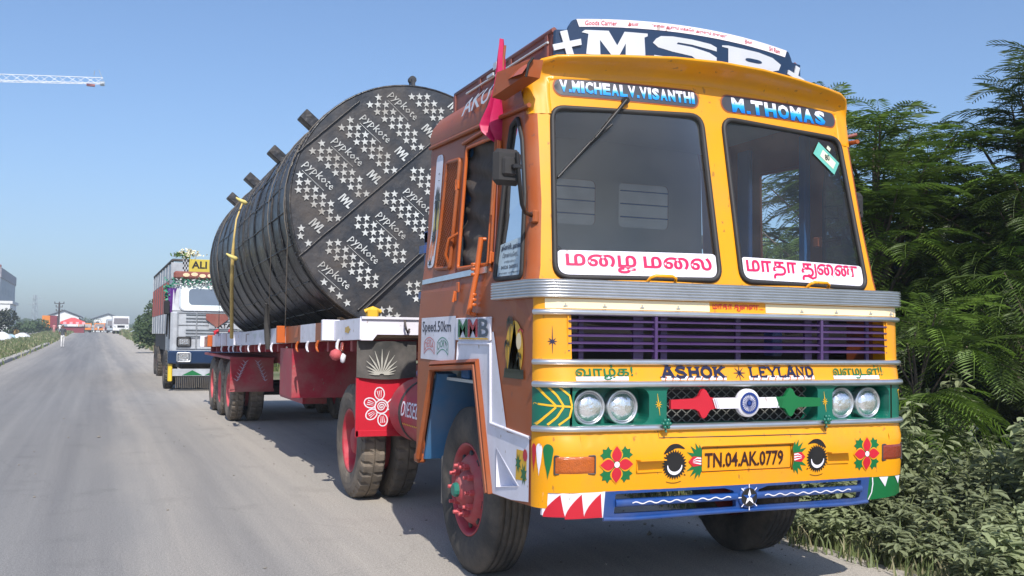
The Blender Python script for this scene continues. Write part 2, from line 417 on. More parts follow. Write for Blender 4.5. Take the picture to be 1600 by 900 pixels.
# --- bright trim strips swept round the front
def sweep(mb, z0, z1, prof, ks=0, yside=None, mi=0):
    """prof: (out, t) with t 0..1 up the strip"""
    path = []; zc = (z0+z1)/2
    zc = min(zc, 1.766)
    us = [uang(ks+(1-ks)*i/8, 1.2, .2) for i in range(9)]
    us = us+[-1+2*i/30 for i in range(1, 30)]+[-u for u in us[::-1]]
    for u in us: path.append((1.2+u, yf(u, zc)))
    if yside: path = [(0, yside)]+path+[(2.4, yside)]
    n = len(path); m = len(prof); vs = []
    for i, (x, y) in enumerate(path):
        a = path[max(i-1, 0)]; c = path[min(i+1, n-1)]; t = Vector((c[0]-a[0], c[1]-a[1])).normalized(); nn = Vector((t.y, -t.x))
        for o, tt in prof: vs.append((x+nn.x*o, y+nn.y*o, z0+(z1-z0)*tt))
    fs = [(i*m+j, (i+1)*m+j, (i+1)*m+j+1, i*m+j+1) for i in range(n-1) for j in range(m-1)]
    mb.add(vs, fs, mi, True); mb.add(vs[:m], [tuple(range(m))], mi); mb.add(vs[-m:], [tuple(range(m))], mi)
half = [(-.01, 0), (.014, .04), (.024, .25), (.026, .5), (.024, .75), (.014, .96), (-.01, 1)]
for zc, hh in ((1.603, .032), (1.347, .032), (1.234, .034), (1.008, .034)):
    b = MB(); sweep(b, zc-hh/2, zc+hh/2, half, ks=.12); b.build('trim_strip', chrome, truck)
rib = [(-.01, 0), (.03, .02)]
for i in range(6): rib += [(.034, .05+i*.155), (.036, .09+i*.155), (.036, .13+i*.155), (.027, .155+i*.155), (.027, .175+i*.155)]
rib += [(.036, .985), (-.01, 1)]
b = MB(); sweep(b, 1.676, 1.772, rib, yside=.685); b.build('waist_trim', chrome, truck)
for s in (SD, SDR):
    b = MB(); zz = 1.86
    b.prism([s(.9, zz-.015, 0), s(2.1, zz-.032, 0), s(2.1, zz+.0, 0), s(.9, zz+.022, 0)], ((-.018 if s is SD else .018), 0, 0)); b.build('side_trim', chrome, truck)
d = Decal()                                              # cream strip with an orange middle
d.poly([(-1.16, 1.622), (-.2, 1.622), (-.2, 1.672), (-1.16, 1.672)], 0, 0); d.poly([(.17, 1.622), (1.17, 1.622), (1.17, 1.672), (.17, 1.672)], 0, 0)
d.build('reflector_strip', FR, [cream], truck, maxlen=.08)
d = Decal(); d.text(tamil(['மா', 'தா', ' ', 'த', 'U', 'ைண', '...'], .012), -.18, .155, 1.626, 1.666, 0, 1); d.build('strip_lettering', FR, [red], truck)
for u in (-1.06, -.84, -.62, -.40, .42, .67, .93, 1.1):
    b = MB(); b.box(FR(u-.012, 1.632, .004), tuple(a+c for a, c in zip(FR(u-.012, 1.632, .008), (.024, 0, .005)))); b.box(FR(u-.003, 1.637, .004), tuple(a+c for a, c in zip(FR(u-.003, 1.637, .007), (.006, 0, .012))))
    b.build('strip_clip', chrome, truck)
# --- purple louvre grille
def frow(mb, u0, u1, z0, z1, dy0, dy1, n=20, mi=0):      # slat following the bow
    vs = []
    for i in range(n+1):
        u = u0+(u1-u0)*i/n; y = yf(min(abs(u), 1.0), 1.47)+.0
        vs += [(1.2+u, y+dy0, z0), (1.2+u, y+dy0, z1), (1.2+u, y+dy1, z1+.012), (1.2+u, y+dy1, z0+.012)]
    fs = []
    for i in range(n):
        for j in range(4): fs.append((i*4+j, i*4+(j+1) % 4, i*4+4+(j+1) % 4, i*4+4+j))
    fs += [(0, 1, 2, 3), (4*n, 4*n+1, 4*n+2, 4*n+3)]
    mb.add(vs, fs, mi)
gr = MB(); gr.box((.16, .40, 1.33), (2.24, .43, 1.62)); gr = gr.build('grille_shade_plate', black, truck)  # black plate stands in for the unlit interior behind the slats
for zc in (1.405, 1.443, 1.481, 1.519, 1.557):
    m_ = MB(); frow(m_, -1.05, 1.05, zc-.003, zc+.003, .0, .045); m_.build('grille_slat', purple, truck)
for u in (-.54, .555):
    m_ = MB(); m_.box((1.2+u-.009, yf(u, 1.47)-.01, 1.36), (1.2+u+.009, yf(u, 1.47)+.03, 1.59), .004); m_.build('grille_bar', purple, truck)
for u, w in ((-.96, .014), (-.625, .03), (-.47, .02), (.005, .016), (.49, .025), (.62, .018), (.93, .012)):
    m_ = MB(); m_.box((1.2+u-w, yf(u, 1.47)+.035, 1.35), (1.2+u+w, yf(u, 1.47)+.05, 1.60)); m_.build('grille_support', purple, truck)
b = MB(); b.box((1.2+.33, .2, 1.38), (1.2+.40, .3, 1.52), .01); b.build('engine_block', blue, truck)
for s in (-1, 1):                                        # yellow returns at the grille ends
    b = MB(); b.box((1.2+s*1.05-.004, .07, 1.345), (1.2+s*1.05+.004, .18, 1.6)); b.build('grille_end', yellow, truck)
# --- green lamp band
b = MB(); recs = [rrect(-1.03, 1.027, -.60, 1.213, .05), rrect(.60, 1.027, 1.03, 1.213, .05), rrect(-.495, 1.024, .495, 1.216, .03)]
v, f = panel([(-1.04, 1.008), (1.04, 1.008), (1.04, 1.234), (-1.04, 1.234)], recs, FR, .06); b.add(v, f, 0, True)
for rc_ in recs:
    n_ = len(rc_)
    for i in range(n_):
        p, q = rc_[i], rc_[(i+1) % n_]; b.add([FR(*p), FR(*q), (1.2+q[0]*.99, .14, q[1]), (1.2+p[0]*.99, .14, p[1])], [(0, 1, 2, 3)], 0)
corner(b, 1.008, 1.234, k0=0, k1=.83); corner(b, 1.008, 1.234, side=1, k0=0, k1=.83)
for s in (-1, 1): b.box((1.2+s*.815-.225, .139, 1.02), (1.2+s*.815+.225, .15, 1.22))
b.build('lamp_panel', teal, truck)
def headlamp(u):
    h = sub('headlight', truck, (1.2+u, .1, 1.113)); c = (1.2+u, 0, 1.113)
    m = MB(); m.lathe([(.001, .062), (.03, .064), (.055, .07), (.072, .082), (.081, .098), (.081, .14)], c, 'Y', 36); m.build('lamp_lens', lamp_m, h)
    m = MB(); m.lathe([(.078, .098), (.08, .084), (.087, .08), (.093, .088), (.094, .14)], c, 'Y', 36); m.build('bezel', chrome, h)
for u in (-.918, -.722, .722, .918): headlamp(u)
b = MB(); b.box((.69, .22, 1.01), (1.71, .24, 1.23)); b.build('mesh_shade_plate', black, truck)  # plain black sheet: the dark behind the mesh, put in as colour
b = MB()                                                 # expanded-metal mesh
for i in range(-16, 17):
    for s in (1, -1):
        p = []
        for k in range(0, 9):
            z = 1.02+k*.025; u = i*.064+s*(k-4)*.016*2
            if abs(u) < .5: p.append((1.2+u, .10, z))
        if len(p) > 1: b.tube(p, .0032, 4, smooth=False)
b.build('wire_mesh', mat('dull mesh metal', (.2, .2, .19), .5, .3, .2, 9), truck, kind='stuff')
# tricolour badge bar with spoked wheel
def barpoly(s):
    return [(s*.02, -.028), (s*.22, -.028), (s*.245, -.034), (s*.27, -.07), (s*.285, -.078), (s*.298, -.07), (s*.315, -.04), (s*.34, -.028), (s*.488, -.025), (s*.488, .022), (s*.34, .028), (s*.315, .04), (s*.298, .07), (s*.285, .078), (s*.27, .07), (s*.245, .034), (s*.22, .03), (s*.02, .03)]
b = MB(); off = 1.13
for s, mi in ((-1, 1), (1, 2)):
    pp = barpoly(s); full = [(1.2+u, -.012, off+z) for u, z in pp]; b.prism(full, (0, .02, 0), mi)
b.prism([(1.2+u, -.0155, off+z) for u, z in ((-.205, -.028), (.205, -.028), (.18, .03), (-.225, .03))], (0, .02, 0), 0)
b.lathe([(.001, -.018), (.072, -.018), (.076, -.012), (.076, .01)], (1.2, 0, off), 'Y', 36, 0)
bar = b.build('badge_bar', [white, red, green], truck)
d = Decal()
for k in range(3):
    d.poly([(-.235+k*.012, .028), (-.229+k*.012, .028), (-.212+k*.012, -.024), (-.216+k*.012, -.024)], 0, 0); d.poly([(.235-k*.012, .028), (.229-k*.012, .028), (.212-k*.012, -.024), (.216-k*.012, -.024)], 1, 0)
d.polys(stroke(ell(0, 0, .052, .052, 36), .013, closed=True), 2, 2)
d.poly(ell(0, 0, .016, .016, 12), 2, 2)
for k in range(24):
    a = 2*pi*k/24; d.polys(stroke([(.012*cos(a), .012*sin(a)), (.048*cos(a), .048*sin(a))], .0032), 2, 2)
d.build('spoked_wheel_emblem', lambda a, c, e: (1.2+a, -.017-e, off+c), [white, green, mat('wheel emblem blue', (.015, .04, .2), .4)], bar)
for u in (-.522, .525):                                  # green rosettes on the lower trim
    m = MB()
    for k in range(6): m.sphere((1.2+u+.02*cos(k*pi/3), -.025, 1.03+.02*sin(k*pi/3)), .011, 8, 6)
    m.sphere((1.2+u, -.03, 1.03), .014, 8, 6); m.tube([(1.2+u, -.01, 1.01), (1.2+u, -.02, .985)], .006, 6); m.build('rosette', teal, truck)
# --- blue lower grille with teeth
b = MB(); fy = lambda u, z: yf(u, z)
def plate(pts, d0, d1, mi):                             # thick plate that follows the front
    v, f = panel(pts, [], lambda a, c, e: FR(a, c, -d0), .08); b.add(v, f, mi, True)
    v, f = panel(pts, [], lambda a, c, e: FR(a, c, -d1), .08); b.add(v, f, mi, True)
    n_ = len(pts)
    for i in range(n_):
        p, q = Vector(pts[i]), Vector(pts[(i+1) % n_]); k_ = max(1, int((q-p).length/.08))
        for j in range(k_):
            s_, t_ = p.lerp(q, j/k_), p.lerp(q, (j+1)/k_); b.add([FR(s_.x, s_.y, -d0), FR(t_.x, t_.y, -d0), FR(t_.x, t_.y, -d1), FR(s_.x, s_.y, -d1)], [(0, 1, 2, 3)], mi)
def slot(s):                                             # one half of the blue grille, two slots
    z0, z1 = .548, .69
    outer = [(s*.86, z0+.006), (s*.86, z1+.002), (0, z1), (0, z0-.006)]
    up = [(s*.80, .676), (s*.14, .676), (s*.085, .66), (s*.07, .645), (s*.80, .645)]
    lo = [(s*.80, .612), (s*.80, .572), (s*.055, .569), (s*.065, .61)]
    if s > 0: outer = outer[::-1]
    for d0, d1 in ((.0, 0), (.03, 0)):
        v, f = panel(outer, [rpoly(up, .008, 2), rpoly(lo, .008, 2)], lambda a, c, e: FR(a, c, -d0), .07); b.add(v, f, 0, True)
    for lp in (outer, rpoly(up, .008, 2), rpoly(lo, .008, 2)):
        for i in range(len(lp)):
            p, q = lp[i], lp[(i+1) % len(lp)]; b.add([FR(*p), FR(*q), FR(*q, -.03), FR(*p, -.03)], [(0, 1, 2, 3)], 0)
slot(-1); slot(1)
b.tube([FR(-.86, .549, .002)]+[FR(-.86+1.72*i/12, .546+.004*cos(i/12*2*pi-pi), .004) for i in range(1, 12)]+[FR(.86, .549, .002)], .012, 6)
blueg = b.build('lower_grille', blue, truck)
for s in (-1, 1):                                        # rounded middle bar with wavy line
    m = MB(); m.tube([FR(s*(.06+.74*i/10), .628, .008) for i in range(11)], .019, 10, sq=(.6, 1)); mid = m.build('middle_bar', blue, blueg)
    d = Decal(); d.polys(stroke([(s*(.11+.6*i/60), .628+.0055*sin(i/60*2*pi*7.5)) for i in range(61)], .006), 0, 0); d.build('wavy_line', lambda a, c, e: FR(a, c, .0215), [white], mid)
m = MB(); m.lathe([(.024, -.012), (.04, -.014), (.058, -.01), (.062, 0), (.062, .02)], FR(.012, .622, 0), 'Y', 24)
emb = m.build('round_emblem', blue, blueg)
d = Decal()
for k in range(8):
    a = pi/2+2*pi*k/8; d.polys(stroke([(.048*cos(a), .048*sin(a)), (.07*cos(a), .07*sin(a))], .006, [.6, 1]), 0, 0)
for k in range(5):
    a = pi/2+2*pi*k/5; d.poly([(.045*cos(a), .045*sin(a)), (.016*cos(a+.63), .016*sin(a+.63)), (0, 0), (.016*cos(a-.63), .016*sin(a-.63))], 0 if k in (0, 2, 3) else 1, 2)
d.poly(ell(0, 0, .05, .05, 20), 2, 0)
d.build('star_emblem', lambda a, c, e: (1.212+a, FR(.012, .622)[1]-.013-e, .622+c), [white, blue, black], emb)
b = MB(); plate([(-1.17, .575), (-1.0, .563), (-.86, .556), (-.86, .692), (-1.0, .69), (-1.17, .69)], 0, .02, 0)
va = b.build('bumper_valance', white, truck)
b = MB(); plate([(.86, .556), (1.0, .563), (1.17, .575), (1.17, .69), (1.0, .69), (.86, .692)], 0, .02, 0)
vb = b.build('bumper_valance', green, truck)
d = Decal()
def tooth(x0, x1, tip, z0, z1):
    L = [(x0+(tip-x0)*(t**1.9), z0+(z1-z0)*t) for t in [i/6 for i in range(7)]]; R_ = [(x1+(tip-x1)*(t**.8), z0+(z1-z0)*t) for t in [i/6 for i in range(6)]]
    return L+R_[::-1]
for x0, x1, tp in ((-1.169, -1.07, -1.10), (-1.072, -.966, -.992), (-.97, -.866, -.885)): d.poly(tooth(x0, x1, tp, .558+.01*(abs(x0) > 1.1), .683), 0, 0)
d.build('painted_teeth', FR, [red], va, maxlen=.05); d = Decal()
d.poly([(.93, .688), (1.0, .688), (.985, .63)], 1, 0); d.poly([(1.06, .688), (1.12, .688), (1.105, .64)], 1, 0)
d.polys(stroke([(.866, .56), (.885, .6), (.888, .65), (.88, .688)], .008), 1, 0)
d.build('painted_teeth', FR, [red, white], vb, maxlen=.05)
b = MB(); b.box((.05, .35, .74), (2.35, .5, 1.3)); b.box((.35, .5, .5), (.55, 2.2, .8)); b.box((1.85, .9, .55), (2.05, 2.2, .8)); b.box((.7, .45, .62), (1.25, 2.1, 1.55)); b.box((1.25, .45, .85), (1.7, 2.1, 1.55)); b.build('chassis', darkmetal, truck)
# --- indicators and tow slots
for s in (-1, 1):
    u0, u1 = (-1.128, -.928) if s < 0 else (.948, 1.135)
    m = MB(); m.grid(lambda a, c: FR(u0+(u1-u0)*a, .788+.085*c, .005*min(1, 12*min(a, 1-a, c, 1-c))), 16, 10); m.build('indicator', lens if s < 0 else lensred, truck)
    m = MB(); m.tube([FR(*p, .002) for p in rrect(u0-.003, .785, u1+.003, .876, .006)], .005, 5, closed=True); m.build('indicator_frame', darkmetal, truck)
    u0, u1 = sorted((s*.69, s*.535))
    m = MB(); y_ = yf(.6, .82); m.prism([(1.2+u0, y_-.045, .85), (1.2+u0, y_+.01, .848), (1.2+u0, y_+.01, .842), (1.2+u0, y_-.045, .844)], (u1-u0, 0, 0)); m.box((1.2+u0, y_-.004, .785), (1.2+u0+.006, y_+.01, .846)); m.box((1.2+u0, y_-.004, .782), (1.2+u1, y_+.01, .788)); m.build('step_ledge', yellow, truck)
# --- paint work on the bumper and bands
def flower(u, z, r):
    d = Decal()
    for k in range(4):
        a = pi/4+k*pi/2; R2 = lambda p, q: (u+(p*cos(a)-q*sin(a))*r*1.05, z+(p*sin(a)+q*cos(a))*r*1.05)
        d.poly([R2(*p) for p in ((.1, 0), (.35, .24), (.55, .30), (.62, .42), (.78, .28), (1.0, .33), (.96, .12), (1.12, 0), (.96, -.12), (1.0, -.33), (.78, -.28), (.62, -.42), (.55, -.30), (.35, -.24))], 1, 0)
    for k in range(4):
        a = k*pi/2; R2 = lambda p, q: (u+(p*cos(a)-q*sin(a))*r, z+(p*sin(a)+q*cos(a))*r)
        pet = lambda w: [(.08+.9*t, w*sin(pi*t**.9)) for t in [i/8 for i in range(9)]]+[(.08+.9*t, -w*sin(pi*t**.9)) for t in [i/8 for i in range(7, 0, -1)]]
        d.poly([R2(p*1.05, q) for p, q in pet(.37)], 2, 1); d.poly([R2(*p) for p in pet(.29)], 0, 2)
    d.poly(ell(u, z, r*.16, r*.16, 14), 3, 3); return d
for u in (-.805, .825): flower(u, .828, .096).build('painted_flower', FR, [red, green, yellow, white], truck, maxlen=.08)
def eye(s):
    u = s*.465; d = Decal(); z = .815; m = s
    sp = []
    for k in range(56):
        a = 2*pi*k/56; rr = (.088 if k % 2 else .069); sp.append((u+rr*cos(a)*.86, z+rr*sin(a)*.92))
    d.poly(sp, 0, 0); d.poly(ell(u, z+.004, .05, .05, 24), 0, 1)
    d.polys(stroke([(u+.043*cos(a), z-.002+.043*sin(a)) for a in [pi+pi*i/14 for i in range(15)]], .014, [.3+.9*sin(pi*i/14) for i in range(15)]), 1, 2)
    d.polys(stroke([(u-.062+.124*i/10, .885+.026*sin(pi*i/10)+(-m)*.012*(i/5-1)) for i in range(11)], .026, [.25, .6, .9, 1.1, 1.1, 1, .9, .8, .6, .4, .2] if s < 0 else [.2, .4, .6, .8, .9, 1, 1.1, 1.1, .9, .6, .25]), 0, 0)
    d.polys(stroke([(u-.045+.09*i/8, .727-.008*sin(pi*i/8)) for i in range(9)], .003), 0, 0)
    d.polys(stroke([(u+m*-.06, .762), (u+m*-.07, .757)], .006), 0, 0)
    d.build('painted_eye', FR, [black, white], truck)
eye(-1); eye(1)
def bud(s):
    u = s*.333; d = Decal(); q = -s   # q points to the plate
    for q2 in (1, -1):
        B = (u+q*.03, .828+q2*.012)
        for tx, tz in ((-.005, .098), (-.035, .082), (-.058, .05), (.022, .09), (-.02, .06)):
            T = (u+q*tx, .828+q2*tz); dx, dz = T[0]-B[0], T[1]-B[1]; L_ = sqrt(dx*dx+dz*dz); nx, nz = -dz/L_*.012, dx/L_*.012
            d.poly([B, (B[0]+dx*.45+nx, B[1]+dz*.45+nz), T, (B[0]+dx*.5-nx, B[1]+dz*.5-nz)], 0, 0)
    d.poly([(u+s*.048, .828), (u+s*.02, .855), (u-s*.03, .85), (u-s*.03, .806), (u+s*.02, .8)], 1, 1)
    for zz in (.842, .828, .814): d.polys(stroke([(u-s*.03, zz), (u-s*.005, zz+.004), (u+s*.022, .828+(zz-.828)*.4)], .008, [1.1, .8, .2]), 2, 2)
    d.build('painted_bud', FR, [green, red, white], truck)
bud(-1); bud(1)
d = Decal()
def drop(k, zt, zb, w): return [(k+w*cos(pi*i/8), zt-.03+.03*sin(pi*i/8)) for i in range(9)]+[(k-w*.62, zt-.03-(zt-zb)*.4), (k-w*.2, zb+.03), (k, zb), (k+w*.2, zb+.03), (k+w*.62, zt-.03-(zt-zb)*.4)]
def CR(k, z, e=0):
    q = FR(uang(k, 1.2, .2), z); return (q[0]-e*.7, q[1]-e*.7, q[2])
d.poly(drop(.435, .935, .757, .10), 1, 0); d.poly(drop(.245, .934, .77, .075), 2, 0); d.poly(drop(.1, .932, .785, .07), 0, 0)
d.build('painted_drops', CR, [red, green, white], truck, maxlen=.02)
d = Decal()                                             # yellow branches on the green corner
d.polys(stroke([(-1.199, 1.135), (-1.185, 1.133), (-1.15, 1.128), (-1.04, 1.122)], .010), 0, 0)
for du, t_ in ((.0, 1), (.05, 1), (.11, 1)):
    d.polys(stroke([(-1.195+du*.8, 1.222), (-1.165+du, 1.178), (-1.12+du*.7, 1.127)], .010), 0, 0); d.polys(stroke([(-1.195+du*.8, 1.03), (-1.165+du, 1.07), (-1.12+du*.7, 1.12)], .010), 0, 0)
d.build('painted_branch', FR, [gold], truck, maxlen=.02); d = Decal()
d.polys(stroke([(1.19, 1.19), (1.12, 1.185), (1.16, 1.13), (1.19, 1.08)], .012), 0, 0)
d.build('painted_branch', FR, [gold], truck, maxlen=.02)
for u in (-.545, .545):
    d = Decal()
    for k in range(4):
        a = k*pi/4; d.polys(stroke([(u-.02*cos(a), 1.128-.022*sin(a)), (u, 1.128), (u+.02*cos(a), 1.128+.022*sin(a))], .005, [.3, 1.2, .3]), 0, 0)
    d.polys(stroke([(u-.008, 1.185), (u, 1.128), (u+.008, 1.07)], .0045, [.3, 1.2, .3]), 0, 0); d.build('painted_star', FR, [gold], truck)
d = Decal()
for u, z, r in ((-.03, 1.291, .038), (-1.128, 1.452, .022)):
    if u < -1: d.build('painted_star', FR, [darkblue], truck, maxlen=.03); d = Decal()
    for k in range(4): a = k*pi/4; d.polys(stroke([(u-r*cos(a), z-r*sin(a)), (u, z), (u+r*cos(a), z+r*sin(a))], .007, [.3, 1.2, .3]), 0, 0)
d.polys(stroke([(-1.128, 1.53), (-1.128, 1.452), (-1.128, 1.39)], .004, [.3, 1.4, .3]), 0, 0)
d.build('painted_star', FR, [darkblue], truck, maxlen=.03)
# slab lettering on the band
LET = {'A': [[(0, 0), (.42, 1), (.6, 1)], [(.5, 1), (.95, 0)], [(.2, .36), (.75, .36)]], 'S': [[(.9, .82), (.6, .96), (.25, .92), (.08, .74), (.3, .56), (.7, .46), (.92, .26), (.7, .06), (.35, .04), (.06, .2)]],
       'H': [[(.15, 0), (.15, 1)], [(.85, 0), (.85, 1)], [(.15, .5), (.85, .5)]], 'O': [[(.5+.43*cos(2*pi*i/14), .5+.46*sin(2*pi*i/14)) for i in range(15)]], 'K': [[(.15, 0), (.15, 1)], [(.9, 1), (.2, .45)], [(.4, .6), (.92, 0)]],
       'L': [[(.2, 1), (.2, .06), (.9, .06), (.92, .25)]], 'E': [[(.88, .78), (.86, .94), (.18, .94), (.18, .06), (.86, .06), (.9, .22)], [(.18, .5), (.7, .5)]], 'Y': [[(0, 1), (.5, .45), (1, 1)], [(.5, .5), (.5, 0)]],
       'N': [[(.1, 0), (.1, 1), (.85, .05), (.85, 1)]], 'D': [[(.15, .05), (.15, .95), (.55, .94), (.88, .72), (.88, .28), (.55, .06), (.15, .05)]]}
def slab(d, word, x0, x1, z0, z1, mi, ly, w=.2):
    n = len(word); cw = (x1-x0)/n
    for i, ch in enumerate(word):
        P = lambda p: (x0+cw*(i+.06)+p[0]*cw*.86, z0+(z1-z0)*p[1])
        for pl_ in LET[ch]:
            d.polys(stroke([P(p) for p in pl_], w*cw*1.05), mi, ly)
            for e_ in (pl_[0], pl_[-1]):
                if e_[1] in (0, 1): d.poly([P((e_[0]-.24, abs(e_[1]-.11))), P((e_[0]+.24, abs(e_[1]-.11))), P((e_[0]+.24, e_[1])), P((e_[0]-.24, e_[1]))], mi, ly)
d = Decal()
for a0, a1 in ((-.525, -.12), (.03, .475)):
    d.poly([(a0, 1.2545), (a1, 1.2545), (a1, 1.275), (a0, 1.275)], 1, 0)
    for k in range(9): x = a0+(a1-a0)*(k+.6)/9; d.polys(stroke([(x-.006, 1.256), (x+.006, 1.272)], .007), 2, 1)
slab(d, 'ASHOK', -.52, -.122, 1.268, 1.325, 0, 2); slab(d, 'LEYLAND', .03, .478, 1.268, 1.325, 0, 2)
d.build('band_lettering', FR, [darkblue, white, orange], truck)
for t, a0, a1 in (('வாழ்க!', -1.02, -.69), (tamil(['வ', 'ள', 'ம', 'M', 'ட', 'ன்', '!!'], .015), .615, .985)):
    d = Decal(); d.poly([(a0, 1.2545), (a1-.03, 1.2545), (a1-.03, 1.274), (a0, 1.274)], 1, 0); d.text(t, a0, a1, 1.258, 1.332, 0, 2, bold=.015)
    d.build('tamil_band_lettering', FR, [green, white], truck, maxlen=.08)

# ---------------------------------------------------------------- upper front, windscreens
ub = lambda z: 1.2-Xs(z)-.05                             # where yellow meets brown on the corner
b = MB()
WS = {s: rpoly([(s*1.049, 1.79), (s*.992, 2.738), (s*.075, 2.765), (s*.072, 1.80)], .075, 6) for s in (-1, 1)}
out = [(-ub(1.767), 1.767)]+[(-ub(z), z) for z in (1.85, 2.0, 2.2, 2.5, 2.75, 2.9)]+[(-1.03, 2.99)]
out = out+[(-u, z) for u, z in out[::-1]]
v, f = panel(out, [WS[-1], WS[1]], FR, .09); b.add(v, f, 0, True)
b.build('windscreen_surround', yellow, truck)
for s in (-1, 1):
    b = MB(); b.grid(lambda a, c: FR(s*(ub(1.767+.99*c)+(.05)*sin(pi/2*a)), 1.767+.99*c), 6, 10); b.build('corner_pillar', brown, truck)
    sh = rpoly([(s*1.035, 1.803), (s*.98, 2.724), (s*.088, 2.75), (s*.086, 1.814)], .065, 6)
    b = MB(); v, f = panel(WS[s], [], lambda a, c, e: FR(a, c, -.006), .1); b.add(v, f, 0, True); pane = b.build('windscreen', glass, truck)
    b = MB(); b.tube([FR(*p, .004) for p in WS[s]], .016, 8, closed=True, sq=(1.0, 1.0)); b.build('rubber_seal', rubber, truck)
    d = Decal(); zt = 1.937 if s < 0 else 1.93
    edge = lambda z: 1.049-.057*(z-1.79)/.948-.012
    d.poly(rpoly([(s*edge(1.806), 1.806), (s*edge(zt), zt), (s*.084, zt+.012), (s*.084, 1.814)], .03, 4), 0, 0)
    if s < 0: d.text(tamil(['ம', 'ைழ', ' ', 'ம', 'ைல'], .022), -.985, -.12, 1.822, 1.925, 1, 2)
    else: d.text(tamil(['மா', 'தா', ' ', 'த', 'U', 'ைண'], .022), .115, .985, 1.826, 1.928, 1, 2)
    d.build('windscreen_sticker', lambda a, c, e: FR(a, c, e+.001), [white, magenta], pane, maxlen=.15)
    b = MB(); u = -.453 if s < 0 else .615; b.tube([FR(u-.085, 1.775, .01), FR(u-.075, 1.80, .04), FR(u-.05, 1.81, .05), FR(u+.05, 1.81, .05), FR(u+.075, 1.80, .04), FR(u+.085, 1.775, .01)], .009, 8); b.build('grab_handle', yellow, truck)
# name ovals with gradient letters
def gradmat(name, z0, z1):
    m = bpy.data.materials.new(name); m.use_nodes = True; t = m.node_tree; p = t.nodes['Principled BSDF']; g = t.nodes.new('ShaderNodeNewGeometry'); sx = t.nodes.new('ShaderNodeSeparateXYZ')
    mr = t.nodes.new('ShaderNodeMapRange'); mr.inputs[1].default_value = z0; mr.inputs[2].default_value = z1; r = t.nodes.new('ShaderNodeValToRGB'); e = r.color_ramp.elements
    e[0].color = (.0, .15, .62, 1); e[1].color = (.85, .75, .85, 1); k = e.new(.40); k.color = (.02, .36, .8, 1); k = e.new(.62); k.color = (.7, .75, .9, 1)
    t.links.new(g.outputs['Position'], sx.inputs[0]); t.links.new(sx.outputs[2], mr.inputs[0]); t.links.new(mr.outputs[0], r.inputs[0]); t.links.new(r.outputs[0], p.inputs['Base Color']); p.inputs['Roughness'].default_value = .35
    return m
fade = gradmat('white to blue paint', 2.825, 2.912); ovalgrey = mat('oval dark grey', (.045, .05, .065), .4)
for t_, u0, u1, a0, a1, z0, z1 in (('V.MICHEALV.VISANTHI', -.972, -.083, -.945, -.105, 2.835, 2.905), ('M.THOMAS', .083, .985, .145, .90, 2.815, 2.905)):
    d = Decal(); d.poly(rrect(u0-.008, 2.808, u1+.008, 2.922, .055, 8), 2, 0); d.poly(rrect(u0, 2.815, u1, 2.915, .05, 8), 0, 1)
    n_ = len(t_); wds = [.4 if c == '.' else (.5 if c == 'I' else 1) for c in t_]; tot = sum(wds); x = a0
    for c, w_ in zip(t_, wds):
        w2 = (a1-a0)*w_/tot
        if c == '.': d.poly([(x+w2*.2, z0), (x+w2*.9, z0), (x+w2*.9, z0+.018), (x+w2*.2, z0+.018)], 1, 3)
        elif c == 'I': d.poly([(x+w2*.12, z0), (x+w2*.88, z0), (x+w2*.88, z1), (x+w2*.12, z1)], 1, 3)
        else: d.text(c, x+w2*.06, x+w2*.94, z0, z1, 1, 3, bold=.05)
        x += w2
    d.build('name_sign', FR, [ovalgrey, fade, brown], truck, maxlen=.1)
# visor lip round the roof front
path = [(-1.105, 2.70), (-1.108, 2.80), (-1.105, 2.88), (-1.088, 2.95), (-1.05, 2.992), (-.98, 3.012), (-.85, 3.02), (-.6, 3.034), (-.3, 3.05), (0, 3.056)]
pr_ = [.0, .005, .012, .03, .055, .08, .10, .125, .145, .15]
path = path+[(-u, z) for u, z in path[-2::-1]]; pr_ = pr_+pr_[-2::-1]
vs = []; m_ = 9
for i, (u, z) in enumerate(path):
    a = path[max(i-1, 0)]; c = path[min(i+1, len(path)-1)]; t = Vector((c[0]-a[0], c[1]-a[1])).normalized(); nn = Vector((-t.y, t.x)); p = pr_[i]
    ys = yf(min(abs(u), 1.09), 2.94 if z > 2.94 else z)
    for w_, dy in ((-.115, .006), (-.10, -.012), (-.085, .0), (-.05, -.12*p-.004), (-.02, -.62*p), (-.004, -.97*p-.006), (.008, -p-.004), (.016, -.9*p), (.012, .06)):
        uu, zz = u+nn.x*w_, z+nn.y*w_
        if zz < 2.96 and dy > -.02: ys2 = yf(max(-1.13, min(1.13, uu)), max(zz, 1.77))
        else: ys2 = ys
        vs.append((1.2+uu, ys2+dy, zz))
fs = [(i*m_+j, (i+1)*m_+j, (i+1)*m_+j+1, i*m_+j+1) for i in range(len(path)-1) for j in range(m_-1)]
b = MB(); b.add(vs, fs, 0, True); b.build('sun_visor', yellow, truck)
# wiper
b = MB()
w0 = FR(-.565, 2.808, .03); w1 = FR(-.775, 2.57, .035); w2 = FR(-.80, 2.545, .03)
b.tube([FR(-.56, 2.812, -.005), w0], .022, 10); b.tube([w0, FR(-.68, 2.68, .04), w1], [.013, .010, .006], 6); b.tube([FR(-.575, 2.80, .025), FR(-.70, 2.65, .03), w2], .004, 6)
b.tube([FR(-.66, 2.66, .02), FR(-.80, 2.545, .02), FR(-1.0, 2.335, .02)], .008, 6); b.tube([FR(-.655, 2.665, .012), FR(-1.005, 2.33, .012)], .006, 4); b.build('wiper', black, truck)
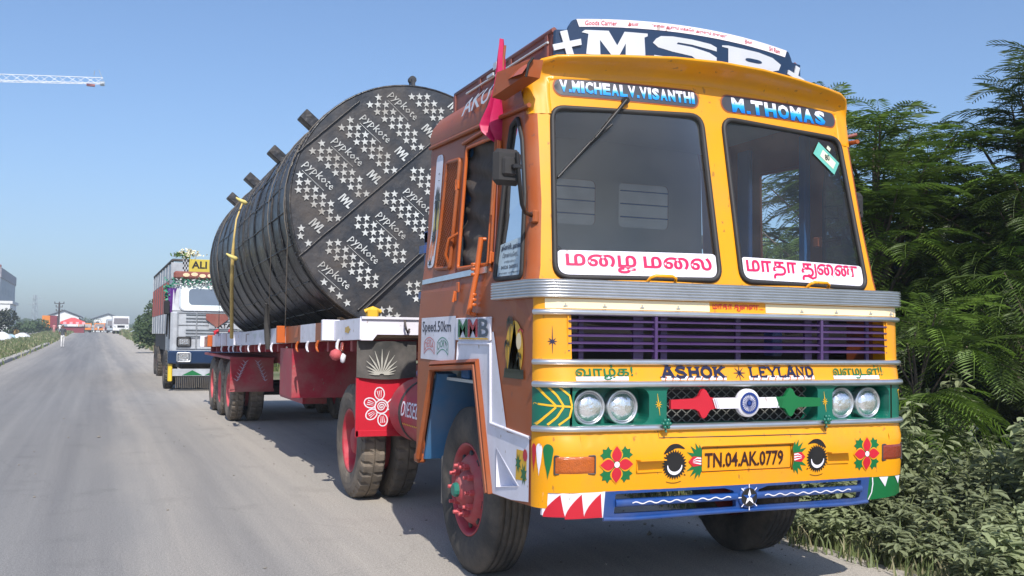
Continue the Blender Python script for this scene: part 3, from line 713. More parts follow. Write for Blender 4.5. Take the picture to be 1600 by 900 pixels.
# paper and red charm on the right screen
d = Decal(); R2 = lambda p, q: (.875+p*.78-q*.62, 2.59+p*-.62-q*-.78*-1*-1)
def rq(x0, z0, x1, z1): return [(.86+x*.8+z*.6, 2.60-x*.6+z*.8) for x, z in ((x0, z0), (x1, z0), (x1, z1), (x0, z1))]
d.poly(rq(-.10, -.05, .10, .05), 0, 0); d.poly(rq(-.05, -.025, .075, .03), 1, 1); d.text('80', .845, .885, 2.585, 2.625, 2, 2, bold=.02); d.poly(rq(-.03, .06, .0, .085), 1, 1)
d.build('permit_sticker', FR, [mat('mint paper', (.12, .42, .36), .6), mat('pale paper', (.62, .66, .5), .6), black], truck)
# ---------------------------------------------------------------- sides, roof
def ye(z): h = 1.2-Xs(z); return yf(h, max(z, 1.767))
QG = rpoly([(.378, 1.795), (.43, 2.25), (.495, 2.56), (.57, 2.70), (.66, 2.67), (.715, 2.45), (.766, 1.80)], .03, 4)
WIN = rpoly([(1.425, 1.90), (.90, 1.895), (.885, 2.655), (1.39, 2.67)], .03, 4)
MESHW = rpoly([(1.86, 1.925), (1.57, 1.915), (1.50, 2.615), (1.745, 2.63)], .02, 3)
up = [(ye(1.767), 1.767)]+[(ye(z), z) for z in (1.9, 2.1, 2.3, 2.5, 2.7, 2.78)]+[(2.14, 2.80), (2.14, 1.767)]
low = [(.178, 1.767), (.178, .61), (.43, .60), (.752, .593), (.985, 1.296), (1.80, 1.258), (2.07, .637), (2.14, .632), (2.14, 1.767)]
for s, fn in ((-1, SD), (1, SDR)):
    b = MB(); v, f = panel(up, [QG, WIN], fn, .2); b.add(v, f); v, f = panel(low, [[(.646, .855), (.638, .64), (.33, .69)]] if s < 0 else [], fn, .2); b.add(v, f)
    body = b.build('cab_side', brown, truck); ms = -1 if s < 0 else 1
    o = lambda e: e
    b = MB(); b.tube([fn(*p, .004) for p in QG], .014, 8, closed=True); b.build('quarter_window_seal', rubber, truck)
    b = MB(); v, f = panel(QG, [], lambda a, c, e: fn(a, c, -.006), .3); b.add(v, f); q = b.build('quarter_window', dglass, truck)
    if s < 0:
        d = Decal(); d.poly(rpoly([(.385, 1.805), (.415, 2.02), (.755, 1.995), (.762, 1.808)], .02, 3), 0, 0)
        fl = lambda t, x0, x1, z0, z1, bo: d.text(t, x1, x0, z0, z1, 1, 1, bold=bo)
        fl('அேமாக்சிப அன்ைன', .43, .72, 1.955, 1.995, .03); fl('டிரான்ஸ்போர்ட்', .47, .69, 1.91, 1.945, .01); fl('முசிறி ரோடு', .5, .66, 1.882, 1.90, .01); fl('04326 260555', .46, .70, 1.852, 1.872, .02); fl('துைண புரிவாய்', .43, .73, 1.82, 1.836, .01)
        d.build('quarter_window_sticker', lambda a, c, e: fn(a, c, e-.005), [mat('pale blue sticker', (.5, .6, .66), .5), darkblue], q)
    b = MB(); b.tube([fn(*p, .004) for p in WIN], .012, 6, closed=True); b.build('window_frame', orange if s < 0 else brown, truck)
    if s < 0:
        b = MB(); b.grid(lambda a, c: (lambda p: (p[0]+.03+.012*sin(34*c+6*a)+.01*sin(9*a+14*c), p[1], p[2]))(fn(1.45-.58*a, 1.88+.8*c)), 20, 44); b.build('window_curtain', curtain_m, truck)
    b = MB(); b.tube([fn(.40, 2.735, .012), fn(1.2, 2.765, .016), fn(2.14, 2.795, .012)], .014, 6); b.build('drip_rail', brown, truck)
    # waist ledge and door seams
    b = MB()
    for pts in ([(.845, 2.70), (.80, 1.85), (.755, 1.42)], [(1.43, 2.69), (1.46, 1.87)], [(1.36, 1.85), (1.37, 1.31)]): b.tube([fn(y, z, .002) for y, z in pts], .005, 4)
    b.build('door_seam', maroon, truck)
    b = MB(); b.tube([fn(.83, 2.73, .012), fn(1.45, 2.705, .012)], .012, 6); b.tube([fn(.862, 2.70, .008), fn(.842, 1.85, .008)], .010, 6); b.build('door_frame', brown, truck)
    for y, z in ((.82, 1.93), (.815, 2.58), (1.36, 1.72), (1.52, 2.45)):
        m = MB(); m.box(fn(y-.02, z-.03, .004), tuple(a+c for a, c in zip(fn(y+.02, z+.03, .022), (0, 0, 0))), .004); m.tube([fn(y, z-.035, .022), fn(y, z+.035, .022)], .009, 6); m.build('hinge', orange, truck)
    # arch flare: two ridges
    ar = [(.752, .593), (.985, 1.296), (1.80, 1.258), (2.07, .637)]
    b = MB()
    for k, (dy, r_) in enumerate(((0, .024), (-.04, .018))):
        pts = [(.752+dy, .593), (.985+dy, 1.296-dy*.8), (1.80-dy*.4, 1.258-dy*.8), (2.07-dy*.3, .637)]
        b.tube([fn(*p, .008) for p in pts], r_, 4 if k else 6, smooth=False)
    b.build('wheel_arch_trim', brown, truck)
    b = MB(); x_ = lambda e: (-e if s < 0 else 2.4+e)
    b.prism([(x_(-.03), 2.045, .63), (x_(-.03), 1.79, 1.22), (x_(-.03), 1.82, 1.23), (x_(-.03), 2.075, .63)], (.5*-s, 0, 0)); b.prism([(x_(-.03), .96, 1.28), (x_(-.03), 1.81, 1.25), (x_(-.03), 1.81, 1.27), (x_(-.03), .96, 1.30)], (.6*-s, 0, 0)); b.build('inner_arch', steelblue, truck)
    b = MB(); b.box((x_(-.05), .17, 1.74), (x_(-.002), .5, 1.77)); b.prism([(x_(-.5), .80, .55), (x_(-.5), .99, 1.25), (x_(-.5), 1.8, 1.25), (x_(-.5), 2.05, .55)], (-s*.02, 0, 0)); b.build('arch_back_plate', darkmetal, truck)
    b = MB(); b.box((x_(-.12), 1.93, .34), (x_(-.30), 1.95, .66), .004); b.build('mudflap', mat('dusty canvas flap', (.35, .3, .24), .9, 0, .2, 6), truck)
    b = MB(); b.box((x_(.012), 2.07, .60), (x_(-.05), 2.16, .66), .01); b.build('step_bracket', brown, truck)
# painted parts of the near side
d = Decal(); d.poly([(2.055, 1.595), (1.355, 1.6), (1.36, 1.31), (2.065, 1.317)], 0, 0); d.text('Speed.50km', 2.03, 1.44, 1.478, 1.572, 1, 1, bold=.012)
def arch(x0, x1, zb): return lambda a, c: (a, c+.035*(1-((a-(x0+x1)/2)/((x1-x0)/2))**2))
for t, x0, x1, mi in (('DEISA', 1.99, 1.765, 2), ('OORTS', 1.71, 1.49, 3)):
    wp = arch(x0, x1, 0); d.text(t, x0-.012, x1+.012, 1.365, 1.415, mi, 1, bold=.01, warp=wp)
    for zz in (1.352, 1.428): d.polys(stroke([wp(x0+(x1-x0)*i/8, zz) for i in range(9)], .007), mi, 1)
    for xx in (x0, x1): d.polys(stroke([(xx, 1.352), (xx, 1.428)], .007), mi, 1)
d.build('speed_sign', SD, [white, darkblue, mat('faded red print', (.6, .22, .22), .6), mat('faded green print', (.1, .3, .22), .6)], truck)
m = MB(); m.box((-.013, .745, 1.448), (.002, 1.33, 1.585), .004); bx = m.build('name_box', white, truck)
d = Decal(); 
for k, (ch, mi) in enumerate((('M', 0), ('M', 1), ('B', 2))):
    y1 = 1.27-k*.175; d.text(ch, y1, y1-.160, 1.468, 1.576, mi, 1, bold=.018)
d.poly([(1.26, 1.455), (.76, 1.455), (.77, 1.464), (1.25, 1.464)], 3, 1)
d.build('initials', lambda a, c, e: (-.013-e, a, c), [green, red, navy, gold], bx)
m = MB(); v, f = panel([(1.30, 1.447), (.735, 1.447), (.735, 1.5), (.712, 1.5), (.50, .957), (.199, .952), (.199, .627), (.43, .604), (.74, .598), (.955, 1.26), (1.30, 1.30)], [[(.646, .855), (.638, .64), (.33, .69)]], lambda a, c, e: SD(a, c, .004), .2); m.add(v, f); m.build('white_lower_paint', white, truck)
b = MB()                                                # pressed ridges and the recess
for pts in ([(1.29, 1.43), (.75, 1.43), (.735, .985), (.19, .955)], [(.19, .955), (.735, .985)], [(1.29, 1.43), (1.31, 1.31)]): b.tube([SD(*p, .006) for p in pts], .009, 5)
b.build('pressed_ridge', white, truck)
b = MB(); A_, B_, C_ = (.646, .855), (.638, .64), (.33, .69)
b.add([SD(*A_, .004), SD(*B_, .004), SD(*C_, .004), (.075, .585, .66)], [(0, 1, 3), (1, 2, 3), (0, 3, 2)]); b.tube([SD(*A_, .004), SD(*B_, .004), SD(*C_, .004)], .004, 5, closed=True); b.build('foot_hole', white, truck)
d = Decal(); rd = [(0, .9, .74, .08)]
d.poly([(.37, .72), (.23, .73), (.225, .88), (.36, .88)], 0, 0)
def leafy(y, z, r): 
    d.poly([(y+(r if k % 2 else r*.45)*cos(k*pi/8), z+(r if k % 2 else r*.45)*1.4*sin(k*pi/8)) for k in range(16)], 1, 1)
leafy(.335, .81, .04); leafy(.26, .76, .045); d.poly(ell(.245, .86, .028, .032, 12), 2, 1); d.build('painted_fruit', SD, [gold, green, red], truck, eps=.005)
# palm scene
d = Decal(); d.poly([(.41+.12*cos(t), 1.40+.16*sin(t)) for t in [-.9+(pi+1.8)*i/22 for i in range(23)]]+[(.51, 1.25), (.31, 1.25)][::1], 0, 0); d.poly([(.55, 1.25), (.275, 1.25), (.28, 1.30), (.54, 1.30)], 1, 1); d.poly(ell(.345, 1.45, .035, .045, 16), 2, 1)
def palm(y, z, zb, r):
    d.polys(stroke([(y+.01, zb), (y-.004, (z+zb)/2), (y, z)], .007), 1, 2)
    for k in range(11):
        a = -.35+k*(pi+.7)/10; d.poly([(y, z+.008), (y+r*.6*cos(a)-.006*sin(a), z+r*.7*sin(a)+.008), (y+r*cos(a), z+r*1.05*sin(a)-r*.3), (y+r*.55*cos(a)+.006*sin(a), z+r*.5*sin(a)-.002)], 1, 3)
palm(.465, 1.54, 1.30, .06); palm(.505, 1.425, 1.28, .042); palm(.335, 1.36, 1.28, .04)
for k in range(14): y = .53-k*.019; d.poly([(y, 1.28), (y-.008, 1.28), (y-.004, 1.32+.02*(k % 3))], 1, 2)
d.polys(stroke([(.36, 1.50), (.33, 1.515), (.29, 1.50)], .01), 3, 1)
d.build('painted_palms', SD, [gold, mat('palm ink', (.035, .04, .02), .5), cream, red], truck, eps=.005)
# mesh shutter with backing, handle, art panel
m = MB(); m.tube([SD(*p, .01) for p in MESHW], .014, 6, closed=True); sh = m.build('shutter', brown, truck)
d = Decal(); d.poly(MESHW, 0, 0); d.build('shutter_backing', SD, [maroon], sh, maxlen=.1)
m = MB()
def SHP(a, c): return SD(1.745-.245*a+(.115-.045*a)*c, 2.615-.69*c, .010)
for k in range(-8, 30):
    for s_ in (1, -1):
        a0, c0, a1, c1 = (0, k/29, 1, (k+8)/29) if s_ > 0 else (1, k/29, 0, (k+8)/29)
        if c0 < 0: t = -c0/(c1-c0); a0 += (a1-a0)*t; c0 = 0
        if c1 > 1: t = (1-c0)/(c1-c0); a1 = a0+(a1-a0)*t; c1 = 1
        if c1 > c0: m.tube([SHP(a0, c0), SHP(a1, c1)], .0045, 3, smooth=False)
m.build('shutter_mesh', brown, sh)
m = MB(); m.tube([SD(1.46, 2.13, .01), SD(1.53, 2.10, .045), SD(1.56, 2.0, .05), SD(1.58, 1.93, .01)], .011, 6); m.build('door_handle', orange, truck)
m = MB(); m.box(SD(1.36, 1.745, .003), SD(1.31, 1.81, .03), .006); m.build('door_lock', orange, truck)
m = MB(); pts = [SD(.985, 2.06, .03), SD(1.0, 1.85, .032), SD(1.015, 1.60, .045)]; m.tube(pts, .017, 8)
for z in (1.66, 1.69, 1.72, 1.84, 1.87, 1.9): m.lathe([(.017, z-.008), (.021, z), (.017, z+.008)], (SD(1.005, 1.78, .036)[0], 1.008, 0), 'Z', 10)
m.tube([SD(.985, 2.05, .03), SD(.975, 2.05, 0)], .012, 6); m.tube([SD(1.015, 1.61, .04), SD(1.01, 1.60, 0)], .012, 6); m.build('grab_rail', orange, truck)
d = Decal(); ap = rpoly([(2.075, 1.94), (1.93, 1.94), (1.855, 2.71), (2.0, 2.72)], .05, 5); d.poly(ap, 0, 0)
d.poly([(2.02, 2.18), (1.905, 2.2), (1.895, 2.42), (1.985, 2.40)], 3, 1)
for k in range(12):
    a = k*2*pi/12; d.poly([(1.945, 2.40), (1.945+.05*cos(a-.25), 2.40+.06*sin(a-.25)), (1.945+.062*cos(a), 2.40+.13*sin(a)-.015), (1.945+.05*cos(a+.2), 2.40+.05*sin(a+.2))], 1, 2)
d.polys(stroke([(1.95, 2.40), (1.965, 2.28), (1.955, 2.12)], .03), 1, 2)
for k in range(9):
    a = k*2*pi/9; d.poly([(1.98, 2.16), (1.98+.03*cos(a-.3), 2.16+.03*sin(a-.3)), (1.98+.045*cos(a), 2.16+.07*sin(a)), (1.98+.03*cos(a+.3), 2.16+.03*sin(a+.3))], 1, 3)
for y0, y1, z0, z1 in ((2.03, 1.97, 2.0, 2.20), (2.0, 1.93, 1.98, 2.17), (2.05, 2.02, 1.99, 2.14), (1.96, 1.92, 2.02, 2.2)): d.polys(stroke([(y0, z0), ((y0+y1)/2+.01, (z0+z1)/2), (y1, z1)], .03, [.5, 1.1, .2]), 2, 1)
for k in range(6): a = k*pi/5; d.polys(stroke([(2.01, 1.965), (2.01+.04*cos(a), 1.965+.05*sin(a))], .014, [1, .2]), 1, 2)
d.polys(stroke([(1.945, 2.58), (1.93, 2.59), (1.915, 2.575)], .005), 1, 1); d.polys(stroke([(1.945, 2.54), (1.915, 2.535)], .004), 1, 1)
d.build('painted_art_panel', SD, [white, mat('art ink', (.05, .05, .045), .5), mat('art coral', (.7, .25, .12), .5), mat('art yellow', (.62, .5, .15), .5)], truck, maxlen=.06, eps=.004)
# rear wall with two windows, cabin inside
RW = [rrect(-.19, 2.32, .17, 2.66, .04), rrect(.37, 2.32, .81, 2.66, .04)]
b = MB(); v, f = panel([(-1.15, .64), (1.15, .64), (1.12, 2.78), (1.08, 2.98), (-1.08, 2.98), (-1.12, 2.78)], RW, lambda a, c, e: (1.2+a, 2.135, c), .3); b.add(v, f); b.build('rear_wall', brown, truck)
b = MB(); v, f = panel([(-1.14, 1.0), (1.14, 1.0), (1.11, 2.78), (1.07, 2.97), (-1.07, 2.97), (-1.11, 2.78)], RW, lambda a, c, e: (1.2+a, 2.12, c), .3); b.add(v, f); b.box((.1, .45, 1.18), (2.3, 2.1, 1.2)); b.box((.12, 1.75, 1.2), (2.28, 2.1, 1.75), .05); b.build('cabin_lining', cabin_grey, truck)
b = MB(); b.grid(lambda a, c: (1.2-1.1+2.2*a, yf(0, 2.95)+.12+(2.1-.5)*c, 2.93+.03*sin(pi*a)), 6, 3); b.build('cabin_ceiling', cabin_grey, truck)
for i, w in enumerate(RW):
    b = MB()
    for z in (2.40, 2.50, 2.60): b.tube([(1.2+min(p[0] for p in w)+.01, 2.11, z), (1.2+max(p[0] for p in w)-.01, 2.11, z)], .005, 6)
    b.build('window_bar', cabin_blue, truck)
    b = MB(); v, f = panel(w, [], lambda a, c, e: (1.2+a, 2.128, c), .4); b.add(v, f); b.build('rear_window', mat('window brightness fill', (.7, .68, .6), .6, 0, .3, 3, trans=.4), truck)  # pale fill holds the bright look of the rear windows in its colour
for x in (.11, 2.25):
    b = MB(); b.box((x, .80, 1.2), (x+.05, .87, 2.85), .008); b.box((x, 1.42, 1.2), (x+.04, 1.56, 2.85), .008); b.build('cabin_post', cabin_blue, truck)
b = MB(); b.grid(lambda a, c: (.12+2.16*a, .30+.3*c+.09*((a-.5)*2)**2, 1.74-.12*c*c), 10, 4); b.build('dashboard', mat('dark dashboard', (.05, .05, .055), .7, 0, .2, 5), truck)
for x in (.62, 1.75):
    b = MB(); b.box((x-.28, 1.1, 1.2), (x+.28, 1.65, 1.52), .05); b.box((x-.27, 1.58, 1.5), (x+.27, 1.72, 2.1), .05); b.build('seat', mat('grey seat cloth', (.2, .2, .2), .9, 0, .2, 12), truck)
b = MB(); c_ = Vector((.62, .78, 1.80)); ax = Vector((0, -.5, .85)).normalized(); e1 = Vector((1, 0, 0)); e2 = ax.cross(e1)
b.tube([c_+.24*(cos(2*pi*i/28)*e1+sin(2*pi*i/28)*e2) for i in range(28)], .014, 8, closed=True); b.tube([c_-.24*e1, c_, c_+.24*e1], .012, 6); b.tube([c_, c_-ax*.45], .02, 8); b.build('steering_wheel', black, truck)
# roof skin and roof box
RP = [(1.122, 2.775), (1.135, 2.84), (1.115, 2.93), (1.06, 3.005), (.95, 3.045), (.7, 3.07), (.35, 3.09)]
RP = [(-u, z) for u, z in RP]+[(0, 3.095)]+[(u, z) for u, z in RP[::-1]]
b = MB(); n_ = len(RP)-1
b.grid(lambda a, c: (lambda q: (1.2+q[0], (yf(min(abs(q[0]), 1.1), 2.9)+.03)*(1-c)+2.15*c, q[1]+(.02*c if q[1] < 2.9 else -.012*(1-c))))(RP[round(a*n_)]), n_, 8)
v = [(1.2+u, 2.15, z+(.02 if z < 2.9 else 0)) for u, z in RP]; b.add(v, [tuple(range(len(v)))]); b.build('roof', brown, truck)
def RS(y, t, e=0):                                       # on the near roof shoulder
    i = t*3; k = min(int(i), 2); q = [Vector(RP[k+1]).lerp(Vector(RP[k+2]), i-k)][0]; return (1.2+q.x-e, y, q.y+.015+e*.6)
d = Decal(); d.text('AKUTTY', 1.46, .55, .06, .52, 0, 0, bold=.01); d.build('roof_lettering', RS, [palegrey], truck, maxlen=.05, eps=.018)
m = MB(); P_ = lambda y, z, x: (x, y, z)
m.add([(.01, .62, 2.80), (.02, .60, 2.97), (-.05, .60, 2.95), (-.07, .62, 2.81), (.08, .30, 2.86), (.09, .28, 2.955), (.02, .30, 2.955), (0, .32, 2.87)], [(0, 1, 2, 3), (4, 7, 6, 5), (0, 4, 5, 1), (1, 5, 6, 2), (2, 6, 7, 3), (3, 7, 4, 0)]); lm = m.build('marker_lamp', brown, truck)
m = MB(); m.grid(lambda a, c: (.03+.06*c-.012*sin(pi*a), .52-.22*a, 2.975-.012*a-.09*(1-c)), 6, 4); m.v = [(x-.055, y, z) for x, y, z in m.v]; m.build('amber_lens', mat('orange marker lens', (.5, .1, .02), .25, 0, .15, 20, coat=.5), lm)
m = MB(); m.tube([(.0, .305, 2.86), (.01, .29, 2.93), (.03, .28, 2.96)], .008, 6); m.build('lamp_rim', rubber, lm)
b = MB(); b.box((.33, .68, 3.0), (.36, 2.36, 3.25), .004); b.box((2.04, .68, 3.0), (2.07, 2.36, 3.25), .004); b.box((.34, 2.33, 3.0), (2.06, 2.36, 3.25), .004); b.tube([(.335, .67, 3.262), (.335, 2.38, 3.262), (2.065, 2.38, 3.262), (2.065, .67, 3.262)], .018, 6)
for y in (.75, 1.3, 1.85, 2.37): b.box((.318, y-.02, 2.98), (.345, y+.02, 3.25), .003)
for x in (.5, 1.2, 1.9): b.box((x-.03, .7, 3.03), (x+.03, 2.33, 3.1))
b.build('roof_box', maroon, truck)
b = MB(); b.tube([(.318, .72, 3.20), (.318, 2.1, 3.205)], .008, 5); b.box((.30, 1.55, 3.205), (.312, 1.66, 3.225)); b.box((.305, 1.50, 3.24), (.33, 1.56, 3.285)); b.build('roof_box_strip', palegrey, truck)
# headboard
def BD(u, z, e=0): return (1.2+u, .56+.07*(u/.875)**2-e, z)
L = [(-.875, 2.99), (-.875, 3.252), (-.80, 3.258), (-.79, 3.285), (-.77, 3.318)]
arc = [(-.75+1.5*i/16, 3.325+.04*(1-(-1+2*i/16)**2)) for i in range(17)]
ol = L+arc+[(-u, z) for u, z in L[::-1]]
b = MB()
for e in (0, -.03): v, f = panel(ol, [], lambda a, c, q: BD(a, c, e), .12); b.add(v, f, 0, True)
for i in range(len(ol)): p, q = ol[i], ol[(i+1) % len(ol)]; b.add([BD(*p), BD(*q), BD(*q, -.03), BD(*p, -.03)], [(0, 1, 2, 3)])
hb = b.build('headboard', navy, truck)
d = Decal()
za = lambda u: 3.327+.04*(1-(u/.75)**2)
d.poly([(u, za(u)-.048) for u in [-.735+1.47*i/16 for i in range(17)]]+[(u, za(u)-.002) for u in [.752-1.504*i/16 for i in range(17)]], 0, 0)
for t, x0, x1 in (('Goods Carrier', -.70, -.50), ('அவன்', -.43, -.36), ('"எைன ஆளும் மக்கேள அருளும் துைண"', -.27, .26), ('இவள்', .40, .46), ('Sri Ram', .60, .69)):
    zm = za((x0+x1)/2)-.025; d.text(t, x0, x1, -.014, .014, 1, 1, bold=.01, warp=lambda a, c: (a, c+za(a)-.025))
Mo = [(.0, .9), (.05, 1), (.40, 1), (.53, .45), (.64, 1), (1, 1), (1.0, .9), (.95, .84), (.97, .0), (.66, .0), (.66, .55), (.55, .0), (.46, .0), (.27, .62), (.28, .0), (.07, .0), (.1, .84)]
top = lambda u: 3.262+.028*(1-(u/.75)**2)
def place(pts, x0, x1, zb=3.095): return [(x0+(x1-x0)*a, zb+(top(x0+(x1-x0)*a)-zb)*c) for a, c in pts]
d.poly(place(Mo, -.72, -.30, 3.125), 2, 0)
Sp = [(.05, .80), (.12, .95), (.3, 1), (.6, .98), (.9, .9), (1, .78), (1, .58), (.9, .62), (.6, .72), (.38, .74), (.36, .65), (.6, .61), (.88, .46), (1, .28), (1, .02), (.9, -.2), (.5, -.3), (.02, -.25), (.02, -.02), (.45, -.04), (.66, .04), (.6, .16), (.3, .25), (.08, .38), (0, .58)]
d.poly(place(Sp, -.265, .185, 3.165), 2, 0)
Pp = [(0, .95), (.1, 1), (.6, 1), (.85, .9), (1, .62), (.96, .25), (.8, .06), (.42, .04), (.42, -.3), (.1, -.3), (.1, .86), (0, .88)]
d.poly(place(Pp, .225, .70, 3.16), 2, 0); d.poly(place(rrect(.38, .38, .66, .58, .09, 4), .225, .70, 3.16), 3, 1)
d.build('headboard_lettering', BD, [white, red, palegrey, navy], hb, maxlen=.12)
for s, u, z, sc_ in ((-1, -.80, 3.13, 1), (1, .815, 3.135, .85)):
    m = MB(); a = .28*s*-1
    def cr(p): return BD(u+sc_*(p[0]*cos(a)-p[1]*sin(a)), z+sc_*(p[0]*sin(a)+p[1]*cos(a)), .004)
    cx_ = [(-.018, -.14), (.03, -.14), (.022, .02), (.085, .02), (.09, .055), (.02, .055), (.022, .12), (-.022, .12), (-.02, .055), (-.085, .055), (-.085, .02), (-.02, .02)]
    m.prism([cr(p) for p in cx_], (0, -.01, 0)); m.build('cross', palegrey, hb)
# mirrors
for s in (-1, 1):
    X = (lambda x: x) if s < 0 else (lambda x: 2.4-x)
    mr_ = sub('mirror', truck, (X(-.12), .2, 2.35)); nk = len(bpy.data.objects)
    m = MB(); m.box((X(-.215), .20, 2.255), (X(-.058), .255, 2.445), .025); m.box((X(-.175), .182, 2.30), (X(-.095), .21, 2.40), .012); m.build('mirror_shell', rubber, mr_)
    m = MB(); m.tube([(X(.06), .33, 2.12), (X(-.02), .25, 2.125), (X(-.06), .20, 2.16), (X(-.085), .17, 2.25), (X(-.105), .165, 2.42)], .011, 8); m.box((X(-.13), .155, 2.335), (X(-.08), .19, 2.36), .005); m.build('mirror_arm', black, mr_)
    m = MB(); m.box((X(.05), .30, 2.08), (X(.085), .36, 2.15), .008); m.build('mirror_mount', brown, mr_)
    if s > 0: mr_.location.y += .36; mr_.location.x -= .07
b = MB()
for z, y in ((2.78, .5), (2.73, .48)): b.tube([(2.33, y, z), (2.40, y-.02, z+.02)], .012, 6)
b.build('door_catch', maroon, truck)

# ---------------------------------------------------------------- wheels
def tyre_mesh(w, lug, mat_):
    P = [(.272, .05), (.285, .03), (.30, .018), (.33, .008), (.38, 0), (.43, .002), (.47, .014), (.492, .026)]
    if lug: T = [(.512, .036), (.515, .05), (.516, .075), (.517, w/2-.006), (.505, w/2-.004), (.505, w/2+.004), (.517, w/2+.006), (.516, w-.075), (.515, w-.05), (.512, w-.036)]
    else:
        T = [(.505, .034)]
        for k in range(5):
            a = .036+k*(w-.072)/5; c = .036+(k+1)*(w-.072)/5; T += [(.514, a+.003), (.516, (a+c)/2), (.514, c-.003)]+([(.500, c-.001), (.500, c+.001)] if k < 4 else [])
        T += [(.505, w-.034)]
    P = P+T+[(r, w-h) for r, h in P[::-1]]
    n0 = 8; n1 = 8+len(T)
    def fn(i, j, r, h):
        if lug and n0-1 <= j <= n0+2 or lug and n1-3 <= j <= n1:
            if i % 4 == 0: return r-.022, h
        if not lug and j in (n0, n1-1) and i % 2: return r-.006, h
        return r, h
    m = MB(); m.lathe(P, (0, 0, 0), 'X', 120, fn=fn, smooth=not lug)
    if lug: m.sm = [True if False else s for s in m.sm]
    return m.mesh('tyre', mat_)
_tm = {}
def tyre(parent, x0, y, z, w, lug, mat_, sgn):
    k = (w, lug, mat_.name)
    if k not in _tm: _tm[k] = tyre_mesh(w, lug, mat_)
    o = link('tyre', _tm[k], parent); o.location = Vector((x0, y, z))-wl(parent); o.rotation_euler = (random.uniform(0, 6), 0, 0)
    return o
def front_wheel(parent, x0, y, z, sg):                   # sg -1: outer face towards -X
    w = .27; h = sub('wheel', parent, (x0, y, z)); X = lambda d: x0+(d if sg < 0 else -d)
    tyre(h, x0 if sg < 0 else x0-w, y, z, w, False, tyre_m, sg); c = (0, y, z)
    m = MB(); m.lathe([(.272, X(.24)), (.272, X(.05)), (.288, X(.03)), (.29, X(.022)), (.28, X(.022)), (.268, X(.04)), (.255, X(.09)), (.245, X(.10)), (.232, X(.07)), (.205, X(.035)), (.18, X(.012)), (.165, X(.01)), (.12, X(.03)), (.001, X(.03))], c, 'X', 40)
    for k in range(10):
        a = 2*pi*(k+.5)/10; m.lathe([(.0, X(.046)), (.024, X(.044)), (.026, X(.055))], (0, y+.218*cos(a), z+.218*sin(a)), 'X', 10, mi=1)
    m.build('rim', [rimred, black], h)
    m = MB(); m.lathe([(.12, X(.03)), (.105, X(-.005)), (.085, X(-.012)), (.075, X(-.035)), (.05, X(-.042)), (.001, X(-.042))], c, 'X', 24); m.build('hub', rimred, h)
    m = MB(); m.lathe([(.045, X(-.035)), (.045, X(-.06)), (.036, X(-.072)), (.001, X(-.072))], c, 'X', 12, smooth=False); m.build('hub_cap', hubgreen, h)
    for k in range(10):
        a = 2*pi*k/10; q = (0, y+.152*cos(a), z+.152*sin(a)); m = MB(); m.lathe([(.02, X(.015)), (.022, X(-.018)), (.019, X(-.022)), (.012, X(-.022)), (.012, X(-.05)), (.001, X(-.051))], q, 'X', 6, smooth=False); m.build('wheel_nut', rimpink, h)
def dual_wheel(parent, x0, y, z, sg, tm=None, pinkr=None):
    w = .25; h = sub('wheel', parent, (x0, y, z)); X = lambda d: x0+(d if sg < 0 else -d); c = (0, y, z); tm = tm or tyre_dusty
    for off in (0, .31): tyre(h, x0+off if sg < 0 else x0-off-w, y, z, w, True, tm, sg)
    m = MB(); m.lathe([(.272, X(.5)), (.272, X(.05)), (.288, X(.03)), (.29, X(.022)), (.28, X(.02)), (.268, X(.035)), (.26, X(.12)), (.24, X(.16)), (.19, X(.17)), (.15, X(.165)), (.14, X(.10)), (.11, X(.06)), (.09, X(.05)), (.001, X(.05))], c, 'X', 32)
    for k in range(8): a = 2*pi*k/8; m.lathe([(.0, X(.145)), (.014, X(.145)), (.016, X(.17))], (0, y+.17*cos(a), z+.17*sin(a)), 'X', 6)
    m.build('rim', pinkr or rimred, h)
front_wheel(truck, .085, 1.41, .513, -1); front_wheel(truck, 2.315, 1.41, .513, 1)
dual_wheel(truck, .07, 4.47, .513, -1); dual_wheel(truck, 2.33, 4.47, .513, 1)
b = MB(); b.tube([(.3, 1.41, .5), (2.1, 1.41, .5)], .06, 8); b.tube([(.3, 4.47, .5), (2.1, 4.47, .5)], .09, 8); b.sphere((1.2, 4.47, .5), .24); b.build('axle', darkmetal, truck)
b = MB(); b.box((.62, 2.0, .72), (.74, 5.6, 1.0)); b.box((1.66, 2.0, .72), (1.78, 5.6, 1.0))
for y in (2.3, 3.3, 4.5, 5.4): b.box((.7, y, .78), (1.7, y+.1, .94))
b.box((.75, 4.0, 1.0), (1.65, 5.0, 1.2)); b.build('chassis_frame', trailred, truck)
m = MB(); R_ = .27; FX = .50; m.lathe([(.001, 2.42), (.2, 2.42), (.25, 2.44), (R_, 2.49), (R_, 3.66), (.25, 3.71), (.2, 3.73), (.001, 3.73)], (FX, 0, .845), 'Y', 32); ft = m.build('fuel_tank', trailred, truck)
for y in (2.8, 3.35):
    m = MB(); m.lathe([(R_+.002, y-.025), (R_+.008, y-.02), (R_+.008, y+.02), (R_+.002, y+.025)], (FX, 0, .845), 'Y', 32); m.build('tank_strap', darkmetal, ft)
def TK(y, s, e=0): a = s/R_; return (FX-(R_+e)*cos(a), y, .845+(R_+e)*sin(a))
d = Decal(); d.text('DIESEL', 3.30, 2.84, -.02, .1, 0, 0, bold=.01); d.polys(stroke([(3.3-.46*i/20, -.09+.012*(i % 2)) for i in range(21)], .008), 1, 0); d.build('tank_lettering', TK, [white, gold], ft, maxlen=.05)
m = MB(); m.tube([(.5, 2.9, 1.12), (.47, 3.0, 1.22), (.43, 3.2, 1.26), (.42, 3.4, 1.16)], .04, 8); m.build('blue_cloth', blue, truck)
